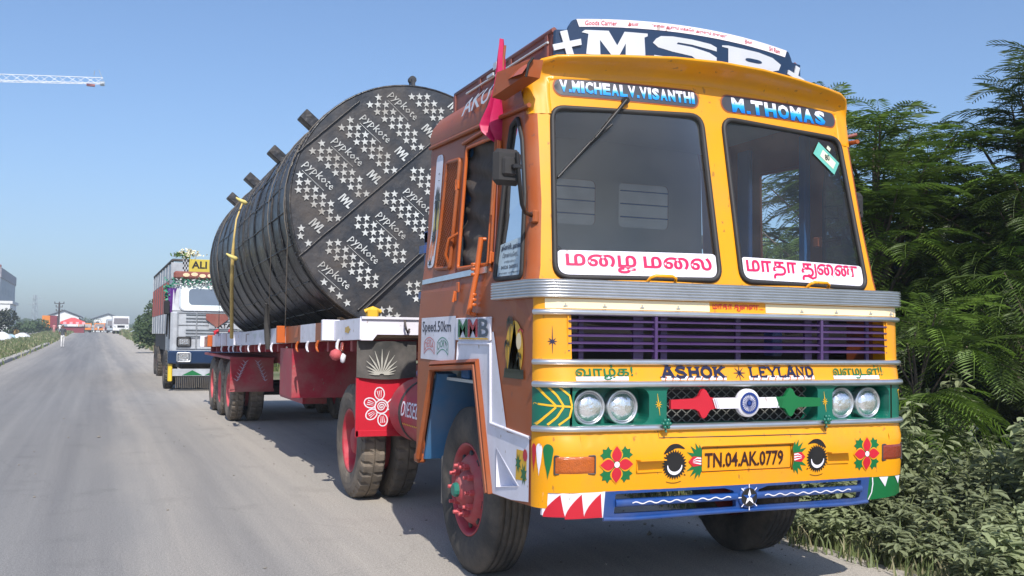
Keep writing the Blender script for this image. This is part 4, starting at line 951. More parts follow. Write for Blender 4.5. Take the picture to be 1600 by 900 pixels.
# rear mudguard panel ahead of the drive wheels
m = MB(); m.box((-.01, 3.85, .605), (.50, 3.875, 1.115), .006); m.box((-.012, 3.838, .605), (.50, 3.85, .66), .004); m.box((-.012, 3.838, .605), (.012, 3.852, 1.11)); fp = m.build('wheel_panel', red, truck)
for k in range(1): pass
d = Decal(); cx, cz = .215, .86
for a in (1.75, .55, -.4, -1.45, -2.55, 2.85):
    R2 = lambda p, q: (cx+.105*cos(a)+(p*cos(a)-q*sin(a)), cz+.115*sin(a)+(p*sin(a)+q*cos(a)))
    if a == .55 or a == -.4: continue
    d.polys(stroke([R2(.052*cos(t), .042*sin(t)) for t in [2*pi*i/18 for i in range(19)]], .010), 0, 0)
    for o in (-.018, 0, .018): d.polys(stroke([R2(-.035, o*.6), R2(.025, o)], .006, [.4, 1.2]), 0, 0)
for a in (.55, -.4): d.polys(stroke([(cx+.06*cos(a), cz+.06*sin(a)), (cx+.13*cos(a+.15), cz+.12*sin(a+.15))], .012, [1, .4]), 0, 0)
d.polys(stroke(ell(cx, cz, .058, .058, 24), .011, closed=True), 0, 1); d.polys(stroke([(cx+.042*(1-i/30)*cos(i*.5), cz+.042*(1-i/30)*sin(i*.5)) for i in range(30)], .009), 0, 1)
d.build('painted_flower', lambda a, c, e: (a, 3.85-e, c), [white], fp)
m = MB(); m.grid(lambda a, c: (-.015+.53*a, 3.83-.02*sin(pi*a)+.01*sin(9*a)*c, 1.115+.31*c-.02*(1-c)*sin(pi*a)), 10, 6); fl = m.build('rubber_flap', blackflap, truck)
d = Decal()
for k in range(13):
    a = radians(6+168*k/12); L_ = .09+.13*sin(a)**2; d.polys(stroke([(.2+.02*cos(a), 1.135+.01*sin(a)), (.2+L_*.6*cos(a)*1.1, 1.135+L_*.55*sin(a)), (.2+L_*cos(a)*1.25, 1.135+L_*sin(a))], .013, [.5, 1.1, .15]), 0, 0)
d.build('painted_palm', lambda a, c, e: (a, 3.818-.015*sin(pi*min(1, max(0, (a+.015)/.53)))-e, c), [mat('silver paint', (.42, .41, .36), .5)], fl)
# ================================================================ the flatbed trailer
trailer = thing('flatbed_trailer', 'long low flatbed trailer with white and orange side boards carrying the black tank', 'trailer', (1.2, 13, 0))
zt = lambda y: 1.609-.0163*(y-4.37)
zb = lambda y: 1.425-.0185*(y-4.37)
def seg(y0, y1, m_, lab=None):
    b = MB(); v = [(x, y, z(y)) for y in (y0, y1) for x, z in ((-.01, zb), (.05, zb), (.05, zt), (-.01, zt))]
    b.add(v, [(0, 1, 2, 3), (4, 7, 6, 5), (0, 4, 5, 1), (1, 5, 6, 2), (2, 6, 7, 3), (3, 7, 4, 0)]); return b.build('side_board', m_, trailer, lab)
lav = white
for y0, y1, m_ in ((3.76, 4.93, lav), (4.935, 5.6, brown), (5.605, 6.4, lav), (6.405, 7.3, brown), (7.305, 8.8, lav), (8.805, 11.4, lav), (11.405, 12.95, lav), (12.955, 13.9, brown), (13.905, 15.2, lav), (15.205, 16.8, brown)): seg(y0, y1, m_)
for y, m_, w in ((4.75, lav, .11), (7.32, orange, .1), (11.42, lav, .08), (13.0, lav, .09), (14.0, lav, .08), (15.3, orange, .08), (16.75, lav, .08)):
    b = MB(); b.box((-.01-w, y, zb(y)), (.05, y+.06, zt(y)+.012), .006); b.prism([(-.01-w, y+.05, zb(y)), (-.01, y+.55, zb(y)), (-.01, y+.55, zt(y)), (-.01-w, y+.05, zt(y))][:2]+[(-.01, y+.05, zb(y))], (0, 0, zt(y)-zb(y)-.01)); b.build('side_post', m_, trailer)
d = Decal(); sb = lambda a, c, e: (-.01-e, a, zb(a)+(zt(a)-zb(a))*c)
d.poly([(9.95, .75), (9.55, .75), (9.75, .3)], 0, 0); d.polys(stroke([(9.2+.12*cos(t), .6+.2*sin(t)) for t in [pi*1.6*i/12-.6 for i in range(13)]], .06), 0, 0); d.polys(stroke([(10.6, .2), (10.6, .8), (10.3, .8)], .06), 1, 0); d.build('board_marks', sb, [palegrey, maroon], trailer)
d = Decal(); d.poly([(4.2+.12*cos(k*pi/5)*(1 if k % 2 else .7), .5+.2*sin(k*pi/5)*(1 if k % 2 else .7)) for k in range(10)], 0, 0); d.poly([(6.75, .3), (6.6, .9), (6.5, .9), (6.55, .3)], 1, 0); d.build('board_paint', sb, [mat('dull gold', (.6, .38, .08), .5), orange], trailer)
b = MB(); b.prism([(.0, 3.75, 1.43), (.0, 3.75, 1.615), (.75, 3.75, 1.63), (2.4, 3.75, 1.63), (2.4, 3.75, 1.48), (.14, 3.75, 1.48), (.10, 3.75, 1.43)], (0, .05, 0)); b.box((.0, 3.73, 1.612), (2.4, 3.8, 1.632)); b.build('front_plate', white, trailer)
for x in (.38, .52):
    b = MB(); b.tube([(x, 3.74, 1.6), (x-.01, 3.70, 1.57), (x, 3.70, 1.53), (x+.02, 3.72, 1.50), (x+.04, 3.735, 1.53)], .01, 6); b.build('ring', darkmetal, trailer)
b = MB()
for k in range(14):
    y0 = 3.8+k*.93; y1 = y0+.915
    b.add([(x, y, zb(y)+.02+dz) for y in (y0, y1) for x, dz in ((.05, 0), (2.35, 0), (2.35, .03), (.05, .03))], [(0, 1, 2, 3), (4, 7, 6, 5), (0, 4, 5, 1), (1, 5, 6, 2), (2, 6, 7, 3), (3, 7, 4, 0)])
b.build('deck', wood, trailer)
b = MB(); b.add([(x, y, z(y)) for y in (3.76, 16.8) for x, z in ((2.35, zb), (2.41, zb), (2.41, zt), (2.35, zt))], [(0, 1, 2, 3), (4, 7, 6, 5), (0, 4, 5, 1), (1, 5, 6, 2), (2, 6, 7, 3), (3, 7, 4, 0)]); b.build('side_board', white, trailer)
b = MB()
for x in (.75, 1.5):
    b.add([(xx, y, zb(y)+dz) for y in (3.9, 16.7) for xx, dz in ((x, -.35 if y > 5.5 else -.15), (x+.15, -.35 if y > 5.5 else -.15), (x+.15, 0), (x, 0))], [(0, 1, 2, 3), (4, 7, 6, 5), (0, 4, 5, 1), (1, 5, 6, 2), (2, 6, 7, 3), (3, 7, 4, 0)])
for k in range(13): y = 4.3+k*.98; b.box((.06, y, zb(y)-.1), (2.34, y+.08, zb(y)+.01))
b.build('frame', trailred, trailer)
b = MB(); b.box((.0, 6.9, .75), (.90, 6.93, 1.315), .004); b.box((.0, 6.93, .75), (.03, 7.7, 1.31), .004); b.box((.03, 7.67, .78), (.9, 7.7, 1.3)); b.box((.3, 7.8, .62), (.6, 9.4, 1.2)); b.build('tool_box', trailred, trailer)
for x in (.95, 1.8):
    b = MB(); b.box((x, 7.2, .12), (x+.14, 7.34, 1.3), .01); b.box((x-.08, 7.12, .08), (x+.22, 7.42, .12), .008); b.build('landing_leg', darkmetal, trailer)
hooks = [13.55, 12.53, 11.96, 11.06, 10.24, 9.22, 8.22, 6.51, 5.93, 5.43, 4.52]
hk = MB(); hk.tube([(0, -.06*0, 0), (-.012, .015, -.03), (-.015, .02, -.065), (-.012, -.01, -.095), (-.01, -.06, -.105)], [.015, .016, .015, .012, .006], 6)
hm = [hk.mesh('hook', m_) for m_ in (white, orange)]
for i, y in enumerate(hooks):
    o = link('rope_hook', hm[1 if i in (7, 9) else 0], trailer); o.location = Vector((-.012, y, zb(y)+.005))-wl(trailer)
b = MB(); b.box((.005, 7.25, 1.27), (.02, 7.36, 1.33)); b.tube([(.0, 4.4, 1.40), (-.02, 4.38, 1.33)], .02, 6); b.build('side_lamp', lensred, trailer)
for y in (13.0, 14.25, 15.5):
    dual_wheel(trailer, .02, y, .513, -1, None, rimpink); dual_wheel(trailer, 2.38, y, .513, 1, None, rimpink)
b = MB()
for y in (13.0, 14.25, 15.5): b.tube([(.3, y, .5), (2.1, y, .5)], .08, 8)
b.build('axle', darkmetal, trailer)
b = MB(); b.grid(lambda a, c: (-.02+.70*a, 12.33+.02*sin(5*a), .56+.52*c), 8, 4); b.box((-.03, 12.35, .52), (.7, 12.37, .57)); mf = b.build('mudflap', trailred, trailer)
b = MB(); b.box((-.02, 12.34, 1.05), (.7, 16.5, 1.09)); b.build('mudguard', trailred, trailer)
d = Decal()
for x, s_ in ((.14, 1), (.5, -1)):
    d = Decal()
    sp = [(x+s_*(-.05+.13*t), .70+.3*t) for t in [i/6 for i in range(7)]]; d.polys(stroke(sp, .01), 0, 0)
    for p in sp:
        for q in (-1, 1): d.polys(stroke([p, (p[0]+q*.05, p[1]+.045)], .014, [1, .2]), 0, 0)
    d.build('painted_leaf', lambda a, c, e: (a, 12.315-e, c), [mat('lilac paint', (.55, .48, .62), .5)], mf)
b = MB(); b.box((.60, 3.82, 1.62), (.80, 3.92, 2.40), .01); b.box((.56, 3.80, 1.80), (.62, 3.94, 1.86)); b.box((.56, 3.80, 2.2), (.62, 3.94, 2.27)); b.box((.6, 3.82, 2.3), (1.8, 3.92, 2.4)); b.box((1.6, 3.82, 1.62), (1.8, 3.92, 2.4)); b.build('headboard_frame', blue, trailer)
# chocks, knob, hanging bits
for i, (y, h_) in enumerate(((6.5, .12), (12.3, .04))):
    for x in (.62, 1.68):
        z_ = zb(y)+.05; b = MB(); b.prism([(x-.16, y, z_), (x+.16, y, z_), (x+.16, y, z_+h_+(.12 if x > 1 else -.0)), (x-.16, y, z_+h_+(.12 if x < 1 else 0))], (0, .2, 0))
        b.build('timber_chock', wood, None, 'weathered timber wedge under the '+['front', 'rear'][i]+' end of the black tank, on '+('the road side' if x < 1 else 'the thicket side'), 'chock', 'timber wedges under the tank')
b = MB(); b.box((.2, 4.3, 1.60), (.3, 4.4, 1.72), .015); b.tube([(.18, 4.35, 1.69), (.25, 4.33, 1.72), (.33, 4.35, 1.69)], .02, 6); b.build('twist_lock', mat('yellow lock paint', (.7, .42, .03), .5), trailer)
t_ = thing('hanging_charm', 'small red and white charm hanging under the white corner of the trailer deck', 'charm', (-.06, 4.35, 1.30)); b = MB(); b.tube([(-.05, 4.4, 1.42), (-.055, 4.37, 1.33)], .006, 5); b.build('cord', white, t_); b = MB(); b.lathe([(.001, 1.35), (.045, 1.33), (.06, 1.29), (.03, 1.25), (.001, 1.24)], (-.08, 4.34, 0), 'Z', 10); b.build('pouch', mat('faded red pouch', (.5, .09, .1), .7), t_); b = MB(); b.lathe([(.001, 1.31), (.03, 1.29), (.02, 1.23), (.001, 1.22)], (-.02, 4.32, 0), 'Z', 8); b.build('tassel', white, t_)
t_ = thing('hanging_lamp', 'small red lamp hanging below the deck front above the black flap', 'lamp', (.13, 3.86, 1.36)); b = MB(); b.tube([(.14, 3.87, 1.46), (.14, 3.87, 1.40)], .01, 6); b.lathe([(.001, 1.40), (.02, 1.40), (.028, 1.355), (.001, 1.35)], (.14, 3.87, 0), 'Z', 10); b.build('lamp_body', lensred, t_)
# ================================================================ the wrapped tank
tank = thing('storage_tank', 'huge black sheet-wrapped cylindrical tank lying on the flatbed trailer', 'tank', (1.2, 6.18, 2.91))
T0 = Vector((1.2, 6.18, 2.91)); TA = Vector((-.02, 1, -.037)).normalized(); TX = TA.cross(Vector((0, 0, 1))).normalized(); TZ = TX.cross(TA).normalized(); TR = 1.4; TL = 6.75
TX = -TX if TX.x < 0 else TX
def TP(s, an, r): return T0+TA*s+r*(cos(an)*TX+sin(an)*TZ)
def DP(a, c, e=0): return T0-TA*e+a*TX+c*TZ
m = MB()
def tr(a, c):
    s = TL*c; an = 2*pi*a
    return TP(s, an, TR+.010*noise.noise(Vector((cos(an)*2.2, sin(an)*2.2, s*1.6)))+.006*noise.noise(Vector((cos(an)*7, sin(an)*7, s*4))))
m.grid(tr, 120, 80); m.build('tank_shell', wrap_m, tank)
m = MB(); m.grid(lambda a, c: DP(c*(TR+.006)*cos(2*pi*a), c*(TR+.006)*sin(2*pi*a), .004+.008*noise.noise(Vector((c*cos(2*pi*a)*3, c*sin(2*pi*a)*3, 0)))*(1-c)), 72, 14); bk = MB(); bk.add([TP(TL, 2*pi*i/48, TR) for i in range(48)], [tuple(range(48))]); bk.build('tank_end', wrap_m, tank); cap = m.build('tank_end', wrap_disc, tank)
m = MB(); m.tube([DP((TR+.004)*cos(2*pi*i/72), (TR+.004)*sin(2*pi*i/72), .0) for i in range(72)], .013, 6, closed=True); m.build('rim_fold', wrap_m, tank)
wm = [MB() for k in range(14)]                            # overlapping wrap strips: raised spiral laps
for k, w_ in enumerate(wm):
    s0 = .22+k*.49+random.uniform(-.05, .05); 
    w_.tube([TP(min(TL-.02, s0+.10*sin(2*pi*i/80+k)+.02*noise.noise(Vector((i*.3, k, 0)))), 2*pi*i/80, TR+.004) for i in range(80)], .012, 4, closed=True); w_.build('wrap_lap', wrap_m, tank)
for k in range(9):
    an = pi-1.0+k*.27+random.uniform(-.05, .05); w_ = MB(); s0 = random.uniform(.1, .6); w_.tube([TP(s0+(TL-.8-s0)*i/24, an+.02*noise.noise(Vector((i*.4, k, 3))), TR+.003) for i in range(25)], .009, 4); w_.build('wrap_seam', wrap_m, tank)
# worn, faint print on the flank
d = Decal(); shn = lambda a, c, e: TP(a, c, TR+e+.012)
def star(x, y, r, ro=0, sx=1): return [(x+(r if k % 2 == 0 else r*.42)*cos(pi/2+ro+k*pi/5)*sx, y+(r if k % 2 == 0 else r*.42)*sin(pi/2+ro+k*pi/5)) for k in range(10)]
rs = random.Random(5)
for i in range(50):
    for j in range(64):
        s = .15+i*.13; an = pi-1.15+j*.036
        if noise.noise(Vector((round(s*2)*.55, an*1.6, 7))) > .10 and rs.random() < .8: w_ = rs.uniform(.02, .045); d.poly([(s-w_, an-.005), (s+w_, an-.005), (s+w_*.8, an+.006), (s-w_*.9, an+.006)], 0, 0)
d.build('faded_print', shn, [mat('faded print', (.13, .13, .135), .6, 0, .3, 9, dirt=(.03, .03, .03), dirtamt=.95)], tank, kind='stuff')
# printed end: sheets at a slant
PV = Vector((cos(radians(-40.5)), sin(radians(-40.5)))); QV = Vector((cos(radians(42.5)), sin(radians(42.5))))
def dd(p, q): r = PV*p+QV*q; return (r.x, r.y)               # p along the text, q along the seams
d = Decal(); inside = lambda p, q, r=1.34: sum(c*c for c in dd(p, q)) < r*r
rs = random.Random(3); SEAMS = [-1.30, -.44, .41, 1.27]
tv, tf = text2d('pypkote', .0, 1); iv, if_ = text2d('IWL', .035, 1)
def clipped(v, lo, hi): return all(lo+.03 < p < hi-.02 for p, q in v) and all(inside(p, q, 1.37) for p, q in v)
for k in range(-1, 4):
    lo, hi = ([-2.2]+SEAMS)[k], (SEAMS+[2.2])[k] if k < 5 else 2.2
    if k == -1: continue
    for rep in (-1, 0, 1):
        p0 = -1.156+(k-1)*.932+rep*1.06
        for j in range(-8, 9):
            q = -.518+.43*j+((k-1) % 2)*.16
            vv = [(p0+.40*a, q-.045+.125*c) for a, c in tv]
            if clipped(vv, lo, hi):
                d.items.append(([dd(*z) for z in vv], tf, 0, 0))
                for t in range(20): x = p0+.04+.016*t; d.poly([dd(x, q-.07), dd(x+.009, q-.07), dd(x+.009, q-.062), dd(x, q-.062)], 0, 0)
            vv = [(p0+.52+.155*a, q-.03+.105*c) for a, c in iv]
            if clipped(vv, lo, hi): d.items.append(([dd(*z) for z in vv], if_, 0, 0))
            for c in range(3):
                for a in range(8):
                    p = p0-.13+a*.112+c*.055-.03; qq = q+.175+c*.068
                    if (c == 0 and a < 1) or (c == 2 and a > 5) or not lo+.04 < p < hi-.03: continue
                    if inside(p, qq, 1.35): o_ = dd(p, qq); d.poly(star(o_[0], o_[1], .046, rs.uniform(-.12, .12)+.1), 0, 0)
d.build('printed_pattern', lambda a, c, e: DP(a, c, e+.012), [printwhite], cap, kind='stuff')
for k, p in enumerate(SEAMS):
    h_ = sqrt(1.38**2-p*p); m = MB(); n_ = 24; tilt = rs.uniform(-.03, .03)
    m.tube([DP(*dd(p+tilt*(i/n_-.5)+.006*noise.noise(Vector((i*.5, k, 0))), -h_+2*h_*i/n_), .010) for i in range(n_+1)], .016, 4, sq=(1.6, .5)); m.build('sheet_seam', wrap_m, cap)
m = MB(); m.tube([DP(*dd(.46-.02*t, -1.25+1.9*t), .018) for t in (0, .5, 1)], .06, 4, sq=(1, .15)); m.build('loose_strap', wrap_disc, cap)
def lug(s, deg, w, h, l):
    a = radians(90+deg); m = MB(); ra = TP(s, a, TR-.02)-TA*0; up_ = (cos(a)*TX+sin(a)*TZ); tx = -sin(a)*TX+cos(a)*TZ
    M = Matrix((tx, TA, up_)).transposed().to_4x4(); M.translation = ra
    m.box((-w/2, -l/2, 0), (w/2, l/2, h), .01, M=M); return m
for s in (.3, 2.2, 4.1, 5.85): lug(s, 50, .13, .22, .16).build('support_lug', wrap_m, tank)
m = lug(.12, 0, .05, .14, .1); a_ = TP(.12, pi/2, TR+.11); m.tube([a_-TA*.03, a_+TA*.03], .045, 10); m.build('lifting_eye', wrap_disc, tank)
# ropes and pole
for i, (y, yb_, lab) in enumerate(((6.38, 7.24, 'thin rope over the black tank just behind its printed end'), (7.36, 8.43, 'rope over the black tank ending in a thick dark knotted strap'), (11.8, 14.0, 'thin rope round the far rear end of the black tank'))):
    s = y-6.18; c = T0+TA*s; b = MB()
    pts = [(-.03, yb_, zt(yb_)-.02)]+[tuple(c+(TR+.022)*Vector((-cos(t), 0, sin(t)))) for t in [pi*(k/24) for k in range(-2, 27)]]+[(2.43, yb_, zt(yb_)-.02)]
    b.tube(pts, .006, 6)
    if i != 1: b.build('rope', rope_m, None, lab, 'rope', 'ropes over the tank')
    else:
        r_ = b.build('rope', rope_m, None, lab, 'rope', 'ropes over the tank'); m = MB(); m.tube([(-.10, yb_-.2, 1.86), (-.075, yb_-.12, 1.75), (-.06, yb_-.06, 1.6), (-.05, yb_-.04, 1.40), (-.04, yb_-.03, 1.28)], [.018, .035, .045, .04, .025], 8, sq=(1, .5)); m.build('strap', mat('dark strap', (.06, .055, .05), .8), r_)
t_ = thing('pole', 'slim yellow pole standing against the flank of the black tank', 'pole', (-.2, 9.9, 1.3)); b = MB(); b.tube([(-.16, 11.1, 1.42), (-.345, 9.75, 2.2), (-.36, 9.6, 2.55), (-.355, 9.55, 2.8), (-.33, 9.55, 3.05), (-.23, 9.7, 3.32)], [.03, .028, .026, .014, .012, .012], 8); b.build('shaft', bamboo, t_)
for z, x in ((2.52, -.36), (3.30, -.25)):
    b = MB(); b.tube([(x-.10, 9.5, z+.05), (x-.05, 9.5, z+.02), (x+.02, 9.5, z-.01), (x+.04, 9.56, z-.01)], [.01, .022, .032, .03], 6); b.build('cloth_tie', mat('yellow tie cloth', (.7, .58, .2), .8), t_)
# ---------------------------------------------------------------- flag on the cab
fl = thing('flag', 'bright pink satin flag hanging limp on its pole at the cab window', 'flag', (.03, .83, 2.6))
b = MB(); b.tube([(.03, .855, 2.18), (.045, .84, 2.6), (.075, .79, 3.17)], .009, 6); b.build('flagpole', mat('rusty pole', (.3, .09, .03), .6, 0, .2, 20), fl)
prof = [(3.21, .0, .022), (3.1, .0, .04), (2.98, .0, .05), (2.90, .005, .065), (2.82, .02, .085), (2.76, .035, .11), (2.72, .04, .125), (2.68, .03, .115), (2.63, .01, .06), (2.60, .0, .012)]
def fc(a, c):
    q = c*(len(prof)-1); i = min(int(q), len(prof)-2); t = q-i; z = prof[i][0]*(1-t)+prof[i+1][0]*t; o = prof[i][1]*(1-t)+prof[i+1][1]*t; w_ = prof[i][2]*(1-t)+prof[i+1][2]*t
    y = .80+(3.18-z)*.06; k = a-.5
    return (.055-w_*.35*cos(pi*k*1.6+.3)-.30*w_*sin(11*k+z*4)-.16*w_*sin(23*k+7*z)-.4*o, y+o*.9-w_*.95*k+.0, z+.06*w_*sin(9*k)-.25*abs(k+.25)*w_)
b = MB(); b.grid(fc, 60, 60); b.build('flag_cloth', flagcloth, fl)

# ================================================================ ground, road, verges
YL = [-60, -20, -5]+list(range(0, 20, 4))+list(range(20, 184, 4))+[190, 200, 215, 230, 250, 275, 300, 350, 420, 520, 700, 1000, 1500, 2500, 4500]
def sheet(name, xs, dz, m, y0=-60, y1=4500, wob=0):
    b = MB(); ys = [y for y in YL if y0 <= y <= y1]
    vs = [(x+(wob*noise.noise(Vector((y*.35, x, 0))) if i in (0, len(xs)-1) else 0), y, gz(y)+dz) for y in ys for i, x in enumerate(xs)]; n = len(xs)
    b.add(vs, [(j*n+i, j*n+i+1, (j+1)*n+i+1, (j+1)*n+i) for j in range(len(ys)-1) for i in range(n-1)]); return b.build(name, m, None, kind='structure')
def groundmat(name, cols, scale, stretch, xmix=None, bump=.3, rough=.9):
    m = bpy.data.materials.new(name); m.use_nodes = True; t = m.node_tree; p = t.nodes['Principled BSDF']; p.inputs['Roughness'].default_value = rough; p.inputs['Specular IOR Level'].default_value = .25
    L = t.links.new; N = t.nodes.new
    g = N('ShaderNodeNewGeometry'); mp = N('ShaderNodeMapping'); mp.inputs['Scale'].default_value = stretch; L(g.outputs['Position'], mp.inputs['Vector'])
    n1 = N('ShaderNodeTexNoise'); n1.inputs['Scale'].default_value = scale; n1.inputs['Detail'].default_value = 10; n1.inputs['Roughness'].default_value = .62; L(mp.outputs[0], n1.inputs['Vector'])
    r = N('ShaderNodeValToRGB'); e = r.color_ramp.elements; e[0].position = .32; e[1].position = .68; e[0].color = (*cols[0], 1); e[1].color = (*cols[1], 1); L(n1.outputs['Fac'], r.inputs[0]); out = r.outputs[0]
    n2 = N('ShaderNodeTexNoise'); n2.inputs['Scale'].default_value = 55; n2.inputs['Detail'].default_value = 8; L(g.outputs['Position'], n2.inputs['Vector'])
    if xmix:                                             # dust lying over the asphalt towards its edges
        sx = N('ShaderNodeSeparateXYZ'); L(g.outputs['Position'], sx.inputs[0])
        n4 = N('ShaderNodeTexNoise'); n4.inputs['Scale'].default_value = .9; n4.inputs['Detail'].default_value = 8; n4.inputs['Roughness'].default_value = .6; mp2 = N('ShaderNodeMapping'); mp2.inputs['Scale'].default_value = (1.3, .22, 1); L(g.outputs['Position'], mp2.inputs['Vector']); L(mp2.outputs[0], n4.inputs['Vector'])
        ad = N('ShaderNodeMath'); ad.operation = 'MULTIPLY_ADD'; ad.inputs[1].default_value = 1.3; L(n4.outputs['Fac'], ad.inputs[0]); L(sx.outputs[0], ad.inputs[2])
        r2 = N('ShaderNodeValToRGB'); q = r2.color_ramp.elements; q[0].position = 0; q[1].position = 1; q[0].color = (.5, .5, .5, 1); q[1].color = (1, 1, 1, 1)
        for pos, v in xmix: k = q.new(pos); k.color = (v, v, v, 1)
        mr = N('ShaderNodeMapRange'); mr.inputs[1].default_value = -6; mr.inputs[2].default_value = 4; L(ad.outputs[0], mr.inputs[0]); L(mr.outputs[0], r2.inputs[0])
        mx = N('ShaderNodeMix'); mx.data_type = 'RGBA'; mx.inputs[7].default_value = (*cols[2], 1); L(r2.outputs[0], mx.inputs[0]); L(out, mx.inputs[6]); out = mx.outputs[2]
    hs = N('ShaderNodeMix'); hs.data_type = 'RGBA'; hs.blend_type = 'MULTIPLY'; hs.inputs[0].default_value = 1
    r3 = N('ShaderNodeValToRGB'); q = r3.color_ramp.elements; q[0].position = .3; q[1].position = .7; q[0].color = (.8, .8, .8, 1); q[1].color = (1.12, 1.12, 1.12, 1); L(n2.outputs['Fac'], r3.inputs[0])
    if xmix:                                             # coarse aggregate, hairline cracks, a few oil spots
        n5 = N('ShaderNodeTexNoise'); n5.inputs['Scale'].default_value = 170; n5.inputs['Detail'].default_value = 3; L(g.outputs['Position'], n5.inputs['Vector'])
        r5 = N('ShaderNodeValToRGB'); q = r5.color_ramp.elements; q[0].position = .36; q[1].position = .66; q[0].color = (.62, .62, .62, 1); q[1].color = (1.38, 1.36, 1.33, 1); L(n5.outputs['Fac'], r5.inputs[0])
        w5 = N('ShaderNodeTexVoronoi'); w5.feature = 'DISTANCE_TO_EDGE'; w5.inputs['Scale'].default_value = .42
        n6 = N('ShaderNodeTexNoise'); n6.inputs['Scale'].default_value = 1.7; n6.inputs['Detail'].default_value = 6; L(g.outputs['Position'], n6.inputs['Vector']); va = N('ShaderNodeMix'); va.data_type = 'VECTOR'; va.inputs[0].default_value = .35; L(g.outputs['Position'], va.inputs[4]); L(n6.outputs['Color'], va.inputs[5]); L(va.outputs[1], w5.inputs['Vector'])
        r6 = N('ShaderNodeValToRGB'); q = r6.color_ramp.elements; q[0].position = .0; q[1].position = .003; q[0].color = (.9, .9, .9, 1); q[1].color = (1, 1, 1, 1); L(w5.outputs['Distance'], r6.inputs[0])
        r7 = N('ShaderNodeValToRGB'); q = r7.color_ramp.elements; q[0].position = .30; q[1].position = .42; q[0].color = (.9, .9, .9, 1); q[1].color = (1, 1, 1, 1); L(n6.outputs['Fac'], r7.inputs[0])
        ms_ = N('ShaderNodeMapping'); ms_.inputs['Scale'].default_value = (5.5, .035, 1); L(g.outputs['Position'], ms_.inputs['Vector']); n8 = N('ShaderNodeTexNoise'); n8.inputs['Scale'].default_value = 1; n8.inputs['Detail'].default_value = 5; L(ms_.outputs[0], n8.inputs['Vector'])
        r8 = N('ShaderNodeValToRGB'); q = r8.color_ramp.elements; q[0].position = .32; q[1].position = .68; q[0].color = (.93, .93, .935, 1); q[1].color = (1.07, 1.06, 1.05, 1); L(n8.outputs['Fac'], r8.inputs[0])
        for rr_ in (r5, r6, r7, r8):
            mm_ = N('ShaderNodeMix'); mm_.data_type = 'RGBA'; mm_.blend_type = 'MULTIPLY'; mm_.inputs[0].default_value = 1; L(out, mm_.inputs[6]); L(rr_.outputs[0], mm_.inputs[7]); out = mm_.outputs[2]
    L(out, hs.inputs[6]); L(r3.outputs[0], hs.inputs[7]); L(hs.outputs[2], p.inputs['Base Color'])
    b = N('ShaderNodeBump'); b.inputs['Strength'].default_value = bump; b.inputs['Distance'].default_value = .012; L(n2.outputs['Fac'], b.inputs['Height']); L(b.outputs[0], p.inputs['Normal'])
    return m
soil = groundmat('dry soil', [(.25, .2, .15), (.4, .34, .27)], .8, (1, 1, 1))
scrub = groundmat('scrub ground', [(.10, .12, .05), (.26, .23, .15)], .35, (1, .6, 1))
asphalt = groundmat('dusty asphalt', [(.165, .167, .175), (.245, .245, .245), (.42, .388, .345)], .6, (2.4, .06, 1), [(.13, .55), (.25, .10), (.38, .02), (.48, .12), (.525, .5), (.56, .25), (.60, .45), (.64, .75), (.72, .95)])
paving = groundmat('pale carriageway', [(.24, .23, .22), (.34, .32, .3)], .4, (1.5, .15, 1))
sheet('ground', [-900, -200, -60, -30, -16, -9, -5.6, 0, 3.2, 8, 30, 200, 900], -.008, scrub)
sheet('road', [-5.55, -4, -2, -.5, 1, 2.75], .0, asphalt, y1=300, wob=.1)
sheet('ground', [-9.5, -7.5, -5.8], .006, scrub, y0=0, y1=300)
sheet('road', [-15.5, -12, -9.5], -.002, paving, y0=0, y1=420)
kerb = bpy.data.objects.new('kerb', None); COL.objects.link(kerb); tag(kerb, kind='structure')
km = MB(); km.box((-.14, -.49, -.1), (.14, .49, .15), .02); kme = km.mesh('kerb_stone', mat('kerb concrete', (.34, .32, .29), .9, 0, .15, 2, bump=.3, bscale=30))
for k in range(60):
    o = link('kerb_stone', kme, kerb, (-5.68+random.uniform(-.015, .015), 26.5+k, gz(26.5+k)+random.uniform(-.015, .01))); o.rotation_euler = (.006, 0, random.uniform(-.012, .012))
leafmat = lambda n, c, r=.18, t=.25: mat(n, c, .5, 0, .3, 1.3, rand=r, trans=t)
grass_m = leafmat('grass', (.13, .165, .06)); drygrass = leafmat('dry grass', (.3, .27, .16))
def grass(name, n, fx, h0, h1, m, wd=.012, seed=1):
    rr = random.Random(seed); b = MB(); v = []; f = []; mi = []
    for i in range(n):
        x, y, s = fx(rr); z = gz(y)
        h = rr.uniform(h0, h1)*s; a = rr.uniform(0, 6.28); lx, ly = rr.gauss(0, .35)*h, rr.gauss(0, .35)*h; w_ = wd*s*rr.uniform(.7, 1.4); k = len(v)
        v += [(x-w_*cos(a), y-w_*sin(a), z-.01), (x+w_*cos(a), y+w_*sin(a), z-.01), (x+lx*.4+w_*.7*cos(a), y+ly*.4+w_*.7*sin(a), z+h*.6), (x+lx*.4-w_*.7*cos(a), y+ly*.4-w_*.7*sin(a), z+h*.6), (x+lx, y+ly, z+h)]
        f += [(k, k+1, k+2, k+3), (k+3, k+2, k+4)]; q = 1 if rr.random() < .25 else 0; mi += [q, q]
    b.v = v; b.f = f; b.mi = mi; b.sm = [False]*len(f); return b.build(name, m, None, kind='stuff')
def fv(rr): y = 30+200*rr.random()**1.7; return (-5.85-3.5*rr.random()+(rr.random() < .1)*.4, y, 1+y/120*.6)
grass('verge_grass', 26000, fv, .06, .26, [grass_m, drygrass], .035, 2)
def fv2(rr): y = 34+180*rr.random()**1.6; return (2.4+(y > 60)*-.9+7*rr.random()**1.5+.5*noise.noise(Vector((y*.2, 0, 0))), y, 1+y/120*.6)
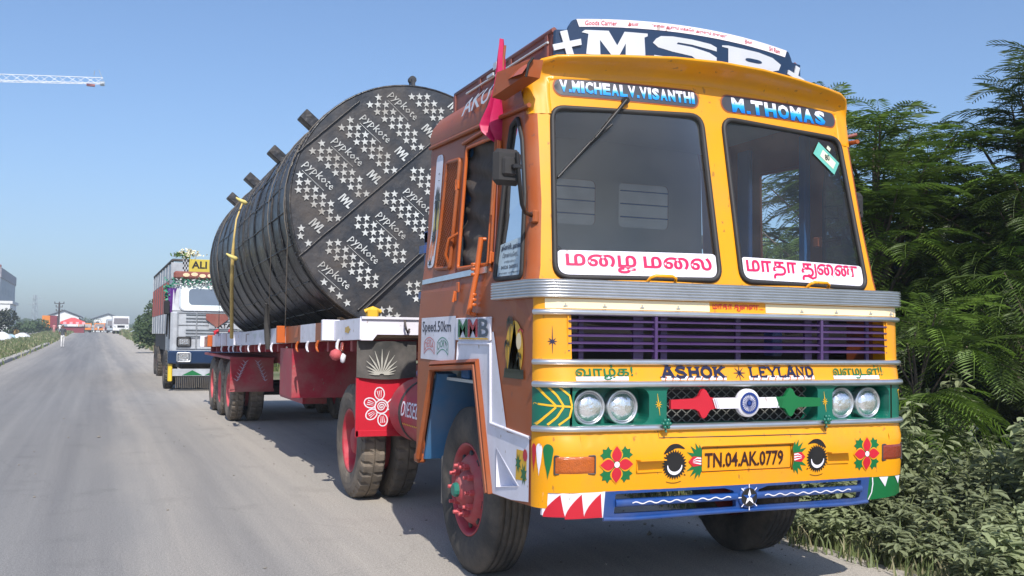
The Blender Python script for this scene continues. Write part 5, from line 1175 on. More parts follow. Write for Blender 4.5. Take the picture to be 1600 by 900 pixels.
grass('roadside_grass', 14000, fv2, .15, .6, [grass_m, drygrass], .04, 3)
def fn_(rr):
    while 1:
        x = 2.45+4.5*rr.random()**1.5; y = -2.5+9*rr.random()
        if x > 2.55+.35*noise.noise(Vector((y*.8, 3, 0)))-.12*min(y, 0)*0: return x, y, 1
grass('near_grass', 15000, fn_, .04, .15, [grass_m, drygrass], .006, 4)
b = MB(); rr = random.Random(8)
for i in range(420):
    x = rr.uniform(-3.4, 3.0) if i < 300 else rr.uniform(1.6, 3.2); y = rr.uniform(-2, 14) if i < 300 else rr.uniform(.2, 3.5); s = rr.uniform(.004, .014)*(2.2 if rr.random() < .06 else 1); q = [(rr.uniform(.6, 1.3)) for _ in range(6)]
    if -3.4 < x < -.3 and rr.random() < .55: continue
    b.add([(x+s*q[0], y, s*.3), (x, y+s*q[1], s*.3), (x-s*q[2], y, s*.3), (x, y-s*q[3], s*.3), (x, y, s*q[4]), (x, y, -s*.3)], [(0, 1, 4), (1, 2, 4), (2, 3, 4), (3, 0, 4), (1, 0, 5), (2, 1, 5), (3, 2, 5), (0, 3, 5)])
b.build('gravel', mat('pebble', (.22, .2, .17), .9, 0, .3, 30), None, kind='stuff')
# ================================================================ trees and weeds on the right
frond_m = leafmat('feathery leaf', (.092, .155, .018), .5, .3); bark = mat('grey bark', (.13, .1, .075), .9, 0, .3, 12, bump=.6, bscale=30)
def frond_mesh(Ln, n, seed):
    rr = random.Random(seed); b = MB(); dr = rr.uniform(.4, .85); cv = lambda t: Vector((Ln*t*(1-.12*t*t), .03*sin(3*t+seed), .10*Ln*sin(pi*t*.6)-dr*Ln*t*t*.75))
    b.tube([cv(i/7) for i in range(8)], [.006-.0006*i for i in range(8)], 3, smooth=False)
    for i in range(n):
        t = .12+.88*i/(n-1); p = cv(t); L_ = Ln*.30*sin(pi*(.12+.80*t))**.7*rr.uniform(.85, 1.1); w_ = .014*rr.uniform(.85, 1.2)
        for s in (-1, 1):
            d_ = Vector((.42+.25*t, s, -.1)).normalized(); side = Vector((s*d_.y, -s*d_.x, 0))*w_*s; dz = Vector((0, 0, -L_*rr.uniform(.12, .32)))
            a, m1, e = p, p+d_*L_*.55+dz*.35, p+d_*L_+dz
            b.add([a, m1+side*.5+Vector((0, 0, .004)), e, m1-side*.5], [(0, 1, 2, 3)])
            b.f.pop(); b.mi.pop(); b.sm.pop(); k = len(b.v)-4; b.f += [(k, k+1, k+2), (k, k+2, k+3)]; b.mi += [0, 0]; b.sm += [False, False]
    return b
FB = [frond_mesh(.62, 15, 1), frond_mesh(.54, 14, 2), frond_mesh(.70, 16, 3), frond_mesh(.48, 12, 4)]
FM = [x.mesh('frond', frond_m) for x in FB]
CAMP = Vector((-2.075, -4.48, 1.469))
def feather_tree(base, h, rx, zc, rz, ntips, nf, label, seed, trunk_r=.07, lean=(0, 0), fs=1):
    rr = random.Random(seed); base = Vector(base); root = thing('feathery_tree', label, 'tree', base, 'feather-leaved trees on the roadside'); tips = []
    cen = base+Vector((lean[0], lean[1], zc))
    for i in range(ntips):
        while 1:
            q = Vector((rr.uniform(-1, 1), rr.uniform(-1, 1), rr.uniform(-1, 1)))
            if .25 < q.length < 1: break
        q = q*(.75+.25*rr.random()); tips.append(cen+Vector((q.x*rx, q.y*rx, q.z*rz)))
    tr = MB(); top = cen+Vector((0, 0, rz*.55)); n_ = 8
    tp = [base.lerp(top, i/n_)+Vector((.12*noise.noise(Vector((i*.5, seed, 0))), .12*noise.noise(Vector((i*.5, seed, 5))), 0)) for i in range(n_+1)]
    tr.tube(tp, [trunk_r*(1.25-1.0*i/n_) for i in range(n_+1)], 8); tr.build('trunk', bark, root)
    lm = MB(); fr = []
    for t in tips:
        k = max(1, min(n_-1, int(n_*((t.z-base.z)/(top.z-base.z)*.72-.05)))); a = tp[k]; mid = a.lerp(t, .5)+Vector((0, 0, .08*rx)); lm.tube([a, mid, t], [trunk_r*.38, trunk_r*.25, .008], 5)
        for j in range(nf):
            az = rr.uniform(0, 6.28); el_ = rr.uniform(-.45, .55); d_ = Vector((cos(az)*cos(el_), sin(az)*cos(el_), sin(el_))); out_ = (t-cen); 
            if out_.length > .1: d_ = (d_+out_.normalized()*.55).normalized()
            p = mid.lerp(t, rr.uniform(.55, 1)); fr.append((p, d_, rr.uniform(.8, 1.3)*fs*.85, rr.randrange(4)))
    lm.build('limb', bark, root)
    fr.sort(key=lambda q: (q[0]-CAMP).length); rest = MB()
    for i, (p, d_, s, k) in enumerate(fr):
        x = d_; y = Vector((0, 0, 1)).cross(x).normalized(); z = x.cross(y); M = Matrix((x*s, y*s, z*s)).transposed().to_4x4(); M.translation = p
        if i < 290: o = link('frond', FM[k], root); M.translation = p-base; o.matrix_local = M
        else: rest.add([M @ Vector(v) for v in FB[k].v], FB[k].f)
    if rest.v: rest.build('crown', frond_m, root, kind='stuff')
    return root
feather_tree((5.9, 4.1, 0), 4.4, 1.6, 2.62, 1.85, 110, 15, 'tall feathery tree just behind the right side of the orange cab', 1)
feather_tree((6.95, 2.75, 0), 4.6, 1.8, 2.6, 2.0, 115, 15, 'largest feathery tree, rising just beyond the leafy weeds', 2, .09)
feather_tree((9.4, 7.0, 0), 5, 2.6, 2.2, 2.1, 110, 13, 'dark dense feathery tree at the back of the roadside thicket', 3, .1)
feather_tree((4.75, 2.35, 0), 2, .7, 1.15, .75, 18, 9, 'small feathery sapling with low bright fronds in front of the taller trees', 4, .03)
feather_tree((11.0, 4.6, 0), 4.6, 2.4, 2.2, 2.1, 90, 12, 'broad feathery tree behind the others at the far right', 6, .1)
weed_m = leafmat('weed leaf', (.29, .33, .18), .22, .4); stem_m = mat('green stem', (.12, .15, .05), .7)
def weed_mesh(r, h, n, ls, seed):
    rr = random.Random(seed); b = MB()
    for i in range(max(5, n//28)):
        a = rr.uniform(0, 6.28); q = rr.uniform(.1, 1)*r; tip = Vector((q*cos(a), q*sin(a), h*rr.uniform(.55, 1.05)*(1-.35*(q/r)**2))); b0 = Vector((q*.25*cos(a), q*.25*sin(a), 0)); mid = b0.lerp(tip, .5)+Vector((0, 0, .05)); b.tube([b0, mid, tip], [.006, .005, .003], 3, mi=1, smooth=False)
        for j in range(28):
            t = rr.uniform(.25, 1.02); p = (b0.lerp(mid, t*2) if t < .5 else mid.lerp(tip, t*2-1)); az = rr.uniform(0, 6.28); d_ = Vector((cos(az), sin(az), rr.uniform(-.45, .3))).normalized(); s = ls*rr.uniform(.6, 1.3); w_ = s*.27; y = d_.cross(Vector((0, 0, 1))).normalized(); up_ = Vector((0, 0, .05*s)); p = p+d_*s*.3
            b.add([p, p+d_*s*.3+y*w_*.9+up_, p+d_*s*.68+y*w_*.8+up_*.6, p+d_*s+Vector((0, 0, -.14*s)), p+d_*s*.68-y*w_*.8+up_*.6, p+d_*s*.3-y*w_*.9+up_], [(0, 1, 2), (0, 2, 3), (0, 3, 4), (0, 4, 5)])
    return b.mesh('weed', [weed_m, stem_m])
WM = [weed_mesh(.42, .5, 620, .078, 21), weed_mesh(.5, .42, 660, .07, 22), weed_mesh(.38, .8, 700, .084, 23), weed_mesh(.3, .26, 380, .06, 24)]
rr = random.Random(31); pos = []
while len(pos) < 84:
    x = rr.uniform(2.7, 6.2); y = rr.uniform(-.8, 5.2)
    if all((x-p[0])**2+(y-p[1])**2 > .20**2 for p in pos): pos.append((x, y))
for x, y in pos:
    k = rr.choice([0, 1, 3] if x < 3.7 else [0, 1, 2, 2]); o = link('weed_bush', WM[3 if x < 3.15 else k]); o.location = (x, y, 0); s = rr.uniform(.8, 1.25); o.scale = (s, s, s*(1 if x < 3.8 else 1.25)); o.rotation_euler = (0, 0, rr.uniform(0, 6))
    tag(o, 'low leafy green weed in the thicket beside the orange truck', 'weed', 'leafy weeds beside the truck')
o = link('shrub', weed_mesh(.45, 1.25, 900, .085, 41)); o.location = (4.45, 2.75, 0); tag(o, 'upright leafy shrub climbing under the feathery fronds', 'shrub')
# ================================================================ parked lorry behind the trailer
lorry = thing('lorry', 'white fronted lorry with tinsel, garlands and maroon load body parked behind the trailer', 'lorry', (.82, 22, 0))
garl = mat('green tinsel', (.05, .25, .16), .5, .1, .5, 14); lw = mat('lorry white', (.4, .42, .45), .35, 0, .2, 5, dirt=(.22, .22, .24), dirtamt=.7)
lx0, lx1, ly = -.38, 2.02, 22.0
b = MB(); b.box((lx0+.05, ly, .95), (lx1-.05, ly+1.9, 2.05), .06); b.add([(lx0+.08, ly+.02, 2.05), (lx1-.08, ly+.02, 2.05), (lx1-.12, ly+.22, 2.9), (lx0+.12, ly+.22, 2.9), (lx0+.08, ly+1.9, 2.05), (lx1-.08, ly+1.9, 2.05), (lx1-.12, ly+1.9, 2.9), (lx0+.12, ly+1.9, 2.9)], [(3, 2, 6, 7), (0, 4, 5, 1), (0, 3, 7, 4), (1, 5, 6, 2), (4, 7, 6, 5), (0, 1, 2, 3)]); b.build('cab', lw, lorry)
def LF(u, z, e=0): return (.82+u, ly+(.02+.2*(z-2.05)/.85 if z > 2.05 else 0)-e, z)
d = Decal(); d.poly(rrect(-.92, 2.08, .92, 2.72, .1), 1, 0); d.poly(rrect(-.72, 2.2, .72, 2.62, .1), 0, 1); d.build('windscreen', LF, [mat('lorry glass', (.1, .13, .17), .08, 0, .1, 3, coat=1), mat('tinsel white', (.6, .66, .66), .4, 0, .35, 25)], lorry, eps=.012)
b = MB(); b.tube([LF(*p, .01) for p in rrect(-.94, 2.06, .94, 2.74, .11)], .02, 6, closed=True); b.build('windscreen_frame', chrome, lorry)
b = MB(); b.box((lx0, ly-.12, .70), (lx1, ly+.1, 1.03), .03); b.build('bumper', navy, lorry)
for s in (-1, 1):
    for z, dy in ((1.26, -.01), (.87, -.13)):
        h = sub('headlight', lorry, (.82+s*.82, ly, z)); m = MB(); m.box((.82+s*.82-.13, ly+dy-.03, z-.085), (.82+s*.82+.13, ly+dy+.02, z+.085), .02); m.build('lamp_lens', lamp_m, h); m = MB(); m.tube([(.82+s*.82+p, ly+dy-.02, z+q) for p, q in rrect(-.16, -.11, .16, .11, .03)], .022, 6, closed=True); m.build('bezel', chrome if z < 1 else black, h)
for k, z in enumerate((1.40, 1.48, 1.56, 1.78, 1.86, 1.95)):
    b = MB(); b.box((.82-.78, ly-.03, z-.012), (.82+.78, ly+.01, z+.018), .006); b.build('grille_slat', mat('grille grey', (.2, .22, .24), .4, .4), lorry)
b = MB()
for x in (-.98, -.52, .52, .98): b.box((.82+x-.02, ly-.025, 1.1), (.82+x+.02, ly+.01, 2.0), .006)
for z in (1.08, 1.36, 1.69, 2.0): b.box((.82-1.0, ly-.022, z-.012), (.82+1.0, ly+.01, z+.012), .004)
b.build('front_trim', chrome, lorry)
d = Decal(); d.poly([(-.22, 1.60), (.55, 1.60), (.55, 1.755), (-.22, 1.755)], 1, 0); d.text('TATA', -.12, .36, 1.615, 1.735, 0, 1, bold=.05); d.build('maker_lettering', LF, [black, lw], lorry, eps=.034)
for s in (-1, 1):
    b = MB(); b.tube([LF(.15+s*.12, 1.36, .05), LF(.15+s*.2, 1.44, .05), LF(.15+s*.22, 1.52, .05), LF(.15+s*.12, 1.56, .05)], .04, 6)
    b.build('red_ribbon', red, lorry)
b = MB(); b.grid(lambda a, c: LF(-.3+.55*a, 1.98-.35*c*(1-abs(2*a-1)*.6), .06+.02*sin(9*a)), 8, 5); b.build('maroon_cloth', maroon, lorry)
rr = random.Random(9)
def fluff(mb, c, r, n, s, mi=0):
    for i in range(n):
        p = Vector(c)+Vector((rr.gauss(0, r[0]), rr.gauss(0, r[1]), rr.gauss(0, r[2]))); d_ = Vector((rr.uniform(-1, 1), rr.uniform(-1, 1), rr.uniform(-1, 1)))*s; e_ = d_.orthogonal().normalized()*s*.6
        mb.add([p-d_, p+e_, p+d_, p-e_], [(0, 1, 2, 3)], mi if mi is not None else rr.randrange(3))
b = MB()
for i in range(40): fluff(b, LF(-1.08+2.16*i/39, 2.80, .08), (.03, .04, .06), 16, .035, i % 2)
b.build('tinsel_fringe', [garl, mat('silver tinsel', (.7, .72, .72), .4, .2, .3, 20)], lorry, kind='stuff')
b = MB(); b.box((lx0+.1, ly+.05, 2.87), (lx1-.1, ly+.3, 3.06), .04); bo = b.build('sign_board', maroon, lorry)
d = Decal()
for k in range(9): d.poly(ell(-.8+k*.2, 2.97+.02*sin(k*2), .085, .05, 10), 0, 0)
d.build('bead_row', lambda a, c, e: (.82+a, ly+.05-e, c), [mat('cream beads', (.75, .55, .35), .5)], bo, eps=.01)
b = MB(); b.box((.10, ly+.35, 3.06), (1.6, ly+.40, 3.40), .01); yb = b.build('yellow_board', mat('bright yellow board', (.5, .4, .05), .5), lorry)
d = Decal(); d.text('ALI', .17, .55, 3.16, 3.35, 0, 0, bold=.03); d.build('board_lettering', lambda a, c, e: (a, ly+.35-e, c), [black], yb, eps=.006)
b = MB()
for i in range(4):
    for j in range(5):
        b.box((-.02+.035*i-.03, ly+.34, 3.06+.065*j), (-.02+.035*(i+1)-.03, ly+.37, 3.06+.065*(j+1)), mi=(i+j) % 2)
b.build('chequered_panel', [lw, black], lorry)
b = MB(); zf = [1.45, 2.02, 2.95, 3.45]
for z0, z1, mi in ((1.45, 2.04, 0), (2.04, 2.96, 1), (2.96, 3.42, 0)): b.box((-.20, 24.1, z0), (2.15, 33.2, z1), .01, mi)
for k in range(8):
    for z0, z1, mi in ((1.45, 2.03, 0), (2.05, 2.95, 1), (2.97, 3.42, 0)): b.box((-.22, 24.1+k*1.28, z0), (-.20, 24.16+k*1.28, z1), mi=mi)
b.build('load_body', [lw, mat('load body maroon', (.3, .07, .06), .5, 0, .1, 4), ], lorry)
b = MB(); b.tube([(-.18, 24.1, 3.48), (-.18, 33.2, 3.48)], .04, 6); b.tube([(-.18, 24.1, 3.48), (2.1, 24.1, 3.48)], .04, 6)
for k in range(10): b.tube([(-.18, 24.2+k, 3.42), (-.18, 24.2+k, 3.48)], .03, 5)
b.build('top_rail', darkmetal, lorry)
b = MB(); b.box((0, 22.4, .55), (1.6, 33, .95)); b.box((-.1, 24.2, .95), (1.8, 33, 1.45)); b.build('chassis', darkmetal, lorry)
for y in (23.2, 25.2, 30.6, 31.9):
    for s in (-1, 1):
        h = sub('wheel', lorry, (.82+s*1.18, y, .513)); 
        for off in ((0,) if y < 26 else (0, .3)): tyre(h, (-.40 if y < 24 else -.18)+off if s < 0 else 2.04-off-.25, y, .513, .25, True, tyre_m, s)
        q_ = 0 if y < 24 or s > 0 else .22; m = MB(); m.lathe([(.28, .82+s*1.18+q_), (.2, .82+s*1.12+q_), (.1, .82+s*1.2+q_), (.001, .82+s*1.2+q_)], (0, y, .513), 'X', 20); m.build('rim', rimred, h)
b = MB()
for k in range(44): x = lx0+.2+k*.046; b.box((x, ly-.06, .07+.03*rr.random()), (x+.02, ly-.05, .40))
b.build('bristle_fringe', mat('brown bristle', (.09, .075, .06), .9, 0, .4, 14), lorry)
b = MB(); b.box((lx0+.12, ly-.09, .395), (lx1-.1, ly-.06, .575)); vb = b.build('white_plank', lw, lorry)
d = Decal()
for k in range(4): d.poly([(-.85+k*.55, .41), (-.35+k*.55, .41), (-.6+k*.55, .54)], 0, 0)
d.build('green_triangles', lambda a, c, e: (.82+a, ly-.09-e, c), [green], vb, eps=.006)
b = MB(); b.box((lx0+.02, ly-.03, .25), (lx0+.12, ly+.2, .7), .02); b.build('yellow_flap', mat('yellow flap', (.75, .5, .03), .6), lorry)
b = MB(); fluff(b, (-.40, ly+.25, 2.5), (.05, .06, .17), 120, .05, 0); b.build('green_garland', garl, lorry, kind='stuff')
b = MB(); b.grid(lambda a, c: (-.30+.2*(a-.5)*(1.2-.5*c)+.02*sin(12*a), ly+.1+.05*sin(14*a), 2.62-.62*c), 14, 8); b.build('purple_cloth', mat('purple cloth', (.13, .03, .25), .7), lorry)
b = MB()
for k in range(26): x = -.42+.2*rr.random(); y = ly+.15+.12*rr.random(); b.tube([(x, y, 2.05), (x+.02*rr.uniform(-1, 1), y, 1.25+.2*rr.random())], .014, 4)
b.build('black_tassel', black, lorry)
b = MB(); b.tube([(-.3, ly+.2, 2.2), (-.42, ly+.05, 2.3)], .015, 6); b.box((-.50, ly, 1.95), (-.36, ly+.05, 2.3), .02); b.build('mirror', black, lorry)
bq = thing('bouquet', 'bunch of cream flowers and leaves tied on top of the white fronted lorry', 'flowers', (.05, 22.4, 3.42)); b = MB(); fluff(b, (.08, 22.38, 3.55), (.16, .06, .06), 110, .045, 0); fluff(b, (-.1, 22.38, 3.5), (.14, .05, .04), 60, .05, 1); b.build('blooms', [mat('cream petals', (.72, .66, .45), .7), leafmat('bouquet leaf', (.12, .2, .05))], bq, kind='stuff'); b = MB(); b.tube([(.03, 22.42, 3.40), (.05, 22.4, 3.55)], .03, 6); b.build('stalks', stem_m, bq)
# ================================================================ far end of the road
def at(px, Y): return -2.075+(Y+4.48)*math.tan(.3976+math.atan((px-800)/1545))
def far_lorry(px, Y, w, h, body, cabc, label, name='lorry', cat='lorry', loads=True, group=None):
    x = at(px, Y); g = gz(Y); t = thing(name, label, cat, (x, Y, g), group); X0, X1 = x-w/2, x+w/2
    b = MB(); b.box((X0+.05, Y, g+.55), (X1-.05, Y+1.8, g+h*.62), .08); b.add([(X0+.06, Y, g+h*.62), (X1-.06, Y, g+h*.62), (X1-.12, Y+.25, g+h*.9), (X0+.12, Y+.25, g+h*.9), (X0+.06, Y+1.8, g+h*.62), (X1-.06, Y+1.8, g+h*.62), (X1-.12, Y+1.8, g+h*.9), (X0+.12, Y+1.8, g+h*.9)], [(0, 1, 2, 3), (3, 2, 6, 7), (0, 3, 7, 4), (1, 5, 6, 2), (4, 7, 6, 5)]); b.build('cab', cabc, t)
    b = MB(); b.add([(X0+.14, Y-.07, g+h*.56), (X1-.14, Y-.07, g+h*.56), (X1-.18, Y+.14, g+h*.88), (X0+.18, Y+.14, g+h*.88)], [(0, 1, 2, 3)]); b.build('windscreen', mat('far glass', (.11, .10, .11), .3), t)
    b = MB(); b.box((X0, Y-.12, g+.5), (X1, Y+.05, g+.85), .04); b.build('bumper', cabc, t); b = MB(); b.box((X0+w*.28, Y-.02, g+.98), (X1-w*.28, Y+.02, g+1.35), .02); b.build('grille', black, t)
    for s in (-1, 1): b = MB(); b.box((x+s*w*.36-.13, Y-.03, g+1.0), (x+s*w*.36+.13, Y+.02, g+1.22), .03); b.build('headlight', lamp_m, t)
    if loads: b = MB(); b.box((X0-.02, Y+2.0, g+1.0), (X1+.02, Y+8.5, g+h), .04); b.build('load_body', body, t)
    for y in (Y+.8, Y+6.2):
        for s in (-1, 1): b = MB(); b.lathe([(.001, x+s*w*.48), (.3, x+s*w*.48), (.5, x+s*w*.46), (.5, x+s*w*.34), (.001, x+s*w*.34)], (0, y, g+.5), 'X', 16); b.build('wheel', tyre_m, t)
    b = MB(); b.box((X0+.3, Y+.3, g+.4), (X1-.3, Y+8.3, g+.98)); b.build('chassis', darkmetal, t); return t
cw = mat('far white', (.62, .62, .63), .5); cor = mat('far orange', (.62, .2, .02), .5); cmar = mat('far maroon', (.2, .03, .04), .5); cgrey = mat('far grey', (.3, .34, .38), .5)
far_lorry(190.5, 165, 2.5, 2.85, cw, cw, 'white lorry driving towards us far down the road, nearest on the carriageway')
far_lorry(177, 195, 2.0, 2.6, cgrey, cgrey, 'grey lorry partly hidden behind the far white lorry')
far_lorry(157, 262, 2.4, 2.3, cor, cor, 'orange lorry at the far end of the road, beside a maroon one')
far_lorry(165.5, 268, 2.4, 2.3, cmar, cmar, 'maroon lorry at the far end of the road')
far_lorry(134, 225, 2.6, 2.0, cor, cor, 'low orange lorry at the end of the grassy verge behind the red canopy')
far_lorry(145, 285, 2.0, 1.9, cgrey, cgrey, 'small dark grey lorry in the distance, left of the orange lorry on the road')
t = thing('container_lorry', 'lorry with an orange box body and maroon side on the far carriageway', 'lorry', (at(76, 190), 190, gz(190))); x = at(76, 190); g = gz(190)
b = MB(); b.box((x-.95, 190, g+.8), (x+.35, 194, g+3.0), .03, 0); b.build('box_body', cor, t); b = MB(); b.box((x+.35, 190.02, g+.7), (x+1.5, 196, g+3.0), .03); b.build('maroon_side', cmar, t); b = MB(); b.box((x-.9, 190.2, g+.35), (x+1.4, 196, g+.8)); b.build('chassis', darkmetal, t)
for s in (-.8, 1.2): b = MB(); b.lathe([(.001, x+s-.12), (.42, x+s-.12), (.42, x+s+.12), (.001, x+s+.12)], (0, 191, g+.42), 'X', 14); b.build('wheel', tyre_m, t)
# roadside stall with a red canopy
x = at(115, 185); g = gz(185); t = thing('stall', 'roadside stall under a red and pink striped tent roof', 'stall', (x, 185, g))
b = MB(); zr = g+2.55; b.add([(x-2, 184, g+1.9), (x+2, 184, g+1.9), (x+2, 188, g+1.9), (x-2, 188, g+1.9), (x-.3, 186, zr+.1), (x+.3, 186, zr+.1)], [(0, 1, 5, 4), (1, 2, 5), (2, 3, 4, 5), (3, 0, 4)], 0)
for k in range(8): b.add([(x-2+k*.5, 183.99, g+1.9), (x-1.5+k*.5, 183.99, g+1.9), (x-1.5+k*.5, 183.97, g+1.5), (x-2+k*.5, 183.97, g+1.5)], [(0, 1, 2, 3)], k % 2)
b.build('canopy', [mat('red canopy cloth', (.6, .08, .08), .8), mat('pink canopy cloth', (.75, .35, .38), .8)], t)
b = MB(); b.box((x-1.9, 184.6, g), (x+1.9, 187.5, g+1.1)); b.build('counter', cmar, t)
b = MB(); [b.tube([(x+sx, y, g), (x+sx, y, g+1.9)], .05, 6) for sx in (-1.9, 1.9) for y in (184.1, 187.9)]; b.build('tent_pole', darkmetal, t)
# kiosk-like drum with pale lid
x = at(211.5, 128); g = gz(128); t = thing('bin', 'dark square bin with a pale lid beside the far right verge', 'bin', (x, 128, g)); b = MB(); b.box((x-.46, 128, g), (x+.46, 128.8, g+.72), .03); b.build('bin_body', mat('dark bin', (.04, .06, .08), .6), t); b = MB(); b.add([(x-.56, 127.9, g+.72), (x+.56, 127.9, g+.72), (x+.56, 128.9, g+.72), (x-.56, 128.9, g+.72), (x-.1, 128.3, g+.98), (x+.1, 128.3, g+.98)], [(0, 1, 5, 4), (1, 2, 5), (2, 3, 4, 5), (3, 0, 4)]); b.build('lid', cgrey, t)
# people
def person(px, Y, h, top, legs, label, stride=.1, hold=0, turn=0):
    x = at(px, Y); g = gz(Y); J = {'pel': (0, 0, .53), 'wai': (0, 0, .62), 'che': (0, 0, .74), 'nec': (0, 0, .85), 'hd0': (0, -.005, .88), 'hd1': (0, -.01, .93), 'hd2': (0, 0, .985),
        'lh': (-.055, 0, .50), 'lk': (-.06, -stride*.5, .28), 'la': (-.06, -stride*.2, .05), 'lt': (-.065, -stride*.2-.09, .015), 'rh': (.055, 0, .50), 'rk': (.06, stride*.3, .28), 'ra': (.06, stride*.9, .06), 'rt': (.065, stride*.9-.09, .015),
        'ls': (-.105, 0, .815), 'le': (-.135, .03, .64), 'lw': (-.12, -.04-hold*.1, .50+hold*.1), 'rs': (.105, 0, .815), 're': (.135, .03, .64), 'rw': (.12, -.06, .50)}
    R_ = {'pel': .075, 'wai': .07, 'che': .085, 'nec': .034, 'hd0': .04, 'hd1': .058, 'hd2': .045, 'lh': .055, 'lk': .038, 'la': .025, 'lt': .02, 'rh': .055, 'rk': .038, 'ra': .025, 'rt': .02, 'ls': .04, 'le': .028, 'lw': .02, 'rs': .04, 're': .028, 'rw': .02}
    E_ = [('pel', 'wai'), ('wai', 'che'), ('che', 'nec'), ('nec', 'hd0'), ('hd0', 'hd1'), ('hd1', 'hd2'), ('pel', 'lh'), ('lh', 'lk'), ('lk', 'la'), ('la', 'lt'), ('pel', 'rh'), ('rh', 'rk'), ('rk', 'ra'), ('ra', 'rt'), ('che', 'ls'), ('ls', 'le'), ('le', 'lw'), ('che', 'rs'), ('rs', 're'), ('re', 'rw')]
    ks = list(J); me = bpy.data.meshes.new('p'); me.from_pydata([tuple(h*c for c in J[k]) for k in ks], [(ks.index(a), ks.index(c)) for a, c in E_], []); ob = bpy.data.objects.new('p', me); COL.objects.link(ob)
    ob.modifiers.new('s', 'SKIN'); sd = ob.modifiers.new('d', 'SUBSURF'); sd.levels = 1
    for i, k in enumerate(ks): q = me.skin_vertices[0].data[i]; q.radius = (R_[k]*h, R_[k]*h*.8); q.use_root = k == 'pel'
    bpy.context.view_layer.update(); m2 = bpy.data.meshes.new_from_object(ob.evaluated_get(bpy.context.evaluated_depsgraph_get())); bpy.data.objects.remove(ob); m2.name = 'person'
    for m_ in (top, legs, mat('brown skin', (.16, .08, .05), .6), black): m2.materials.append(m_)
    for p in m2.polygons:
        c = p.center/h; p.use_smooth = True
        p.material_index = 3 if c.z > .955 or (c.z > .9 and c.y > .012) or c.z < .035 else 2 if c.z > .845 or (abs(c.x) > .10 and c.z < .66) else 0 if c.z > .52 else 1
    o = link('person', m2); o.location = (x, Y, g); o.rotation_euler = (0, 0, turn); tag(o, label, 'person'); return o
pw = mat('white cloth', (.7, .68, .66), .8); pdk = mat('dark jacket cloth', (.06, .065, .075), .8); ppk = mat('pink cloth', (.6, .25, .25), .8)
person(100, 75, 1.66, pdk, pw, 'person in dark shirt and white trousers walking on the left edge of the road', .12, .3, .3)
person(86, 150, 1.6, ppk, ppk, 'person in pink clothes standing beside the orange and maroon box lorry', .03)
person(95, 152, 1.62, pw, cgrey, 'person in white shirt standing left of the red canopy', .03)
person(155, 240, 1.6, pw, cgrey, 'person in white top in front of the far orange lorry', .05)
person(164, 242, 1.6, ppk, pw, 'person in pink top in front of the far maroon lorry', .05)
# sheds
def shed(px, Y, w, hw_, hp, L_, label):
    x = at(px, Y); g = gz(Y); t = thing('warehouse', label, 'warehouse', (x, Y, g)); b = MB(); b.prism([(x-w/2, Y, g), (x+w/2, Y, g), (x+w/2, Y, g+hw_), (x, Y, g+hp), (x-w/2, Y, g+hw_)], (0, L_, 0)); wl_ = b.build('wall', mat('white shed cladding', (.7, .71, .72), .6, 0, .06, .5), t)
    b = MB(); 
    for s in (-1, 1): b.prism([(x, Y-.5, g+hp+.05), (x+s*(w/2+.9), Y-.5, g+hw_-.18), (x+s*(w/2+.9), Y-.5, g+hw_+.05), (x, Y-.5, g+hp+.3)], (0, L_+1, 0))
    b.build('roof', mat('dark roof sheet', (.1, .11, .13), .6), t)
    b = MB(); b.box((x-w*.12, Y-.06, g), (x+w*.12, Y-.02, g+hw_*.55)); b.build('door', cgrey, t)
    for k in (-.36, .36): b = MB(); b.box((x+w*k-.5, Y-.06, g+hw_*.55), (x+w*k+.5, Y-.02, g+hw_*.8)); b.build('window', mat('far glass', (.1, .1, .1), .3), t)
shed(101, 300, 7.6, 4.3, 5.9, 20, 'white gabled warehouse behind the left stalls, by the utility pole'); shed(170, 330, 8.4, 4.0, 5.6, 20, 'white gabled warehouse closing the far end of the road')
# tall grey building
g = gz(242); t = thing('building', 'tall grey industrial building standing behind the low white one', 'building', (-30, 260, g)); b = MB(); b.box((-46, 242, g), (-22, 287, g+12.8)); b.build('wall', mat('grey cladding', (.42, .45, .48), .7, 0, .08, .3), t)
b = MB(); b.box((-46.2, 241.8, g+12.0), (-21.8, 287.2, g+14.2)); b.build('roof_band', mat('dusky roof band', (.3, .28, .3), .7), t); b = MB(); b.box((-26, 246, g+14.2), (-23.5, 250, g+16.4)); b.box((-24.5, 255, g+14.2), (-23, 257, g+15.6)); b.build('roof_plant', maroon, t)
for k in range(5):
    for j in range(3): b = MB(); b.box((-21.99, 248+k*8, g+2.5+j*3), (-21.95, 251+k*8, g+4+j*3)); b.build('window', cgrey, t)
g = gz(200); t = thing('low_building', 'low white flat-roofed building behind the dark bush at left', 'building', (-19, 205, g)); b = MB(); b.box((-30, 200, g), (-16.8, 215, g+5.2)); b.build('wall', cw, t); b = MB(); b.box((-30.2, 199.8, g+5.2), (-16.4, 215.2, g+5.7)); b.build('roof_slab', cw, t)
for k in range(3): b = MB(); b.box((-29+k*4, 199.95, g+1.5), (-27+k*4, 199.99, g+3)); b.build('window', cgrey, t)
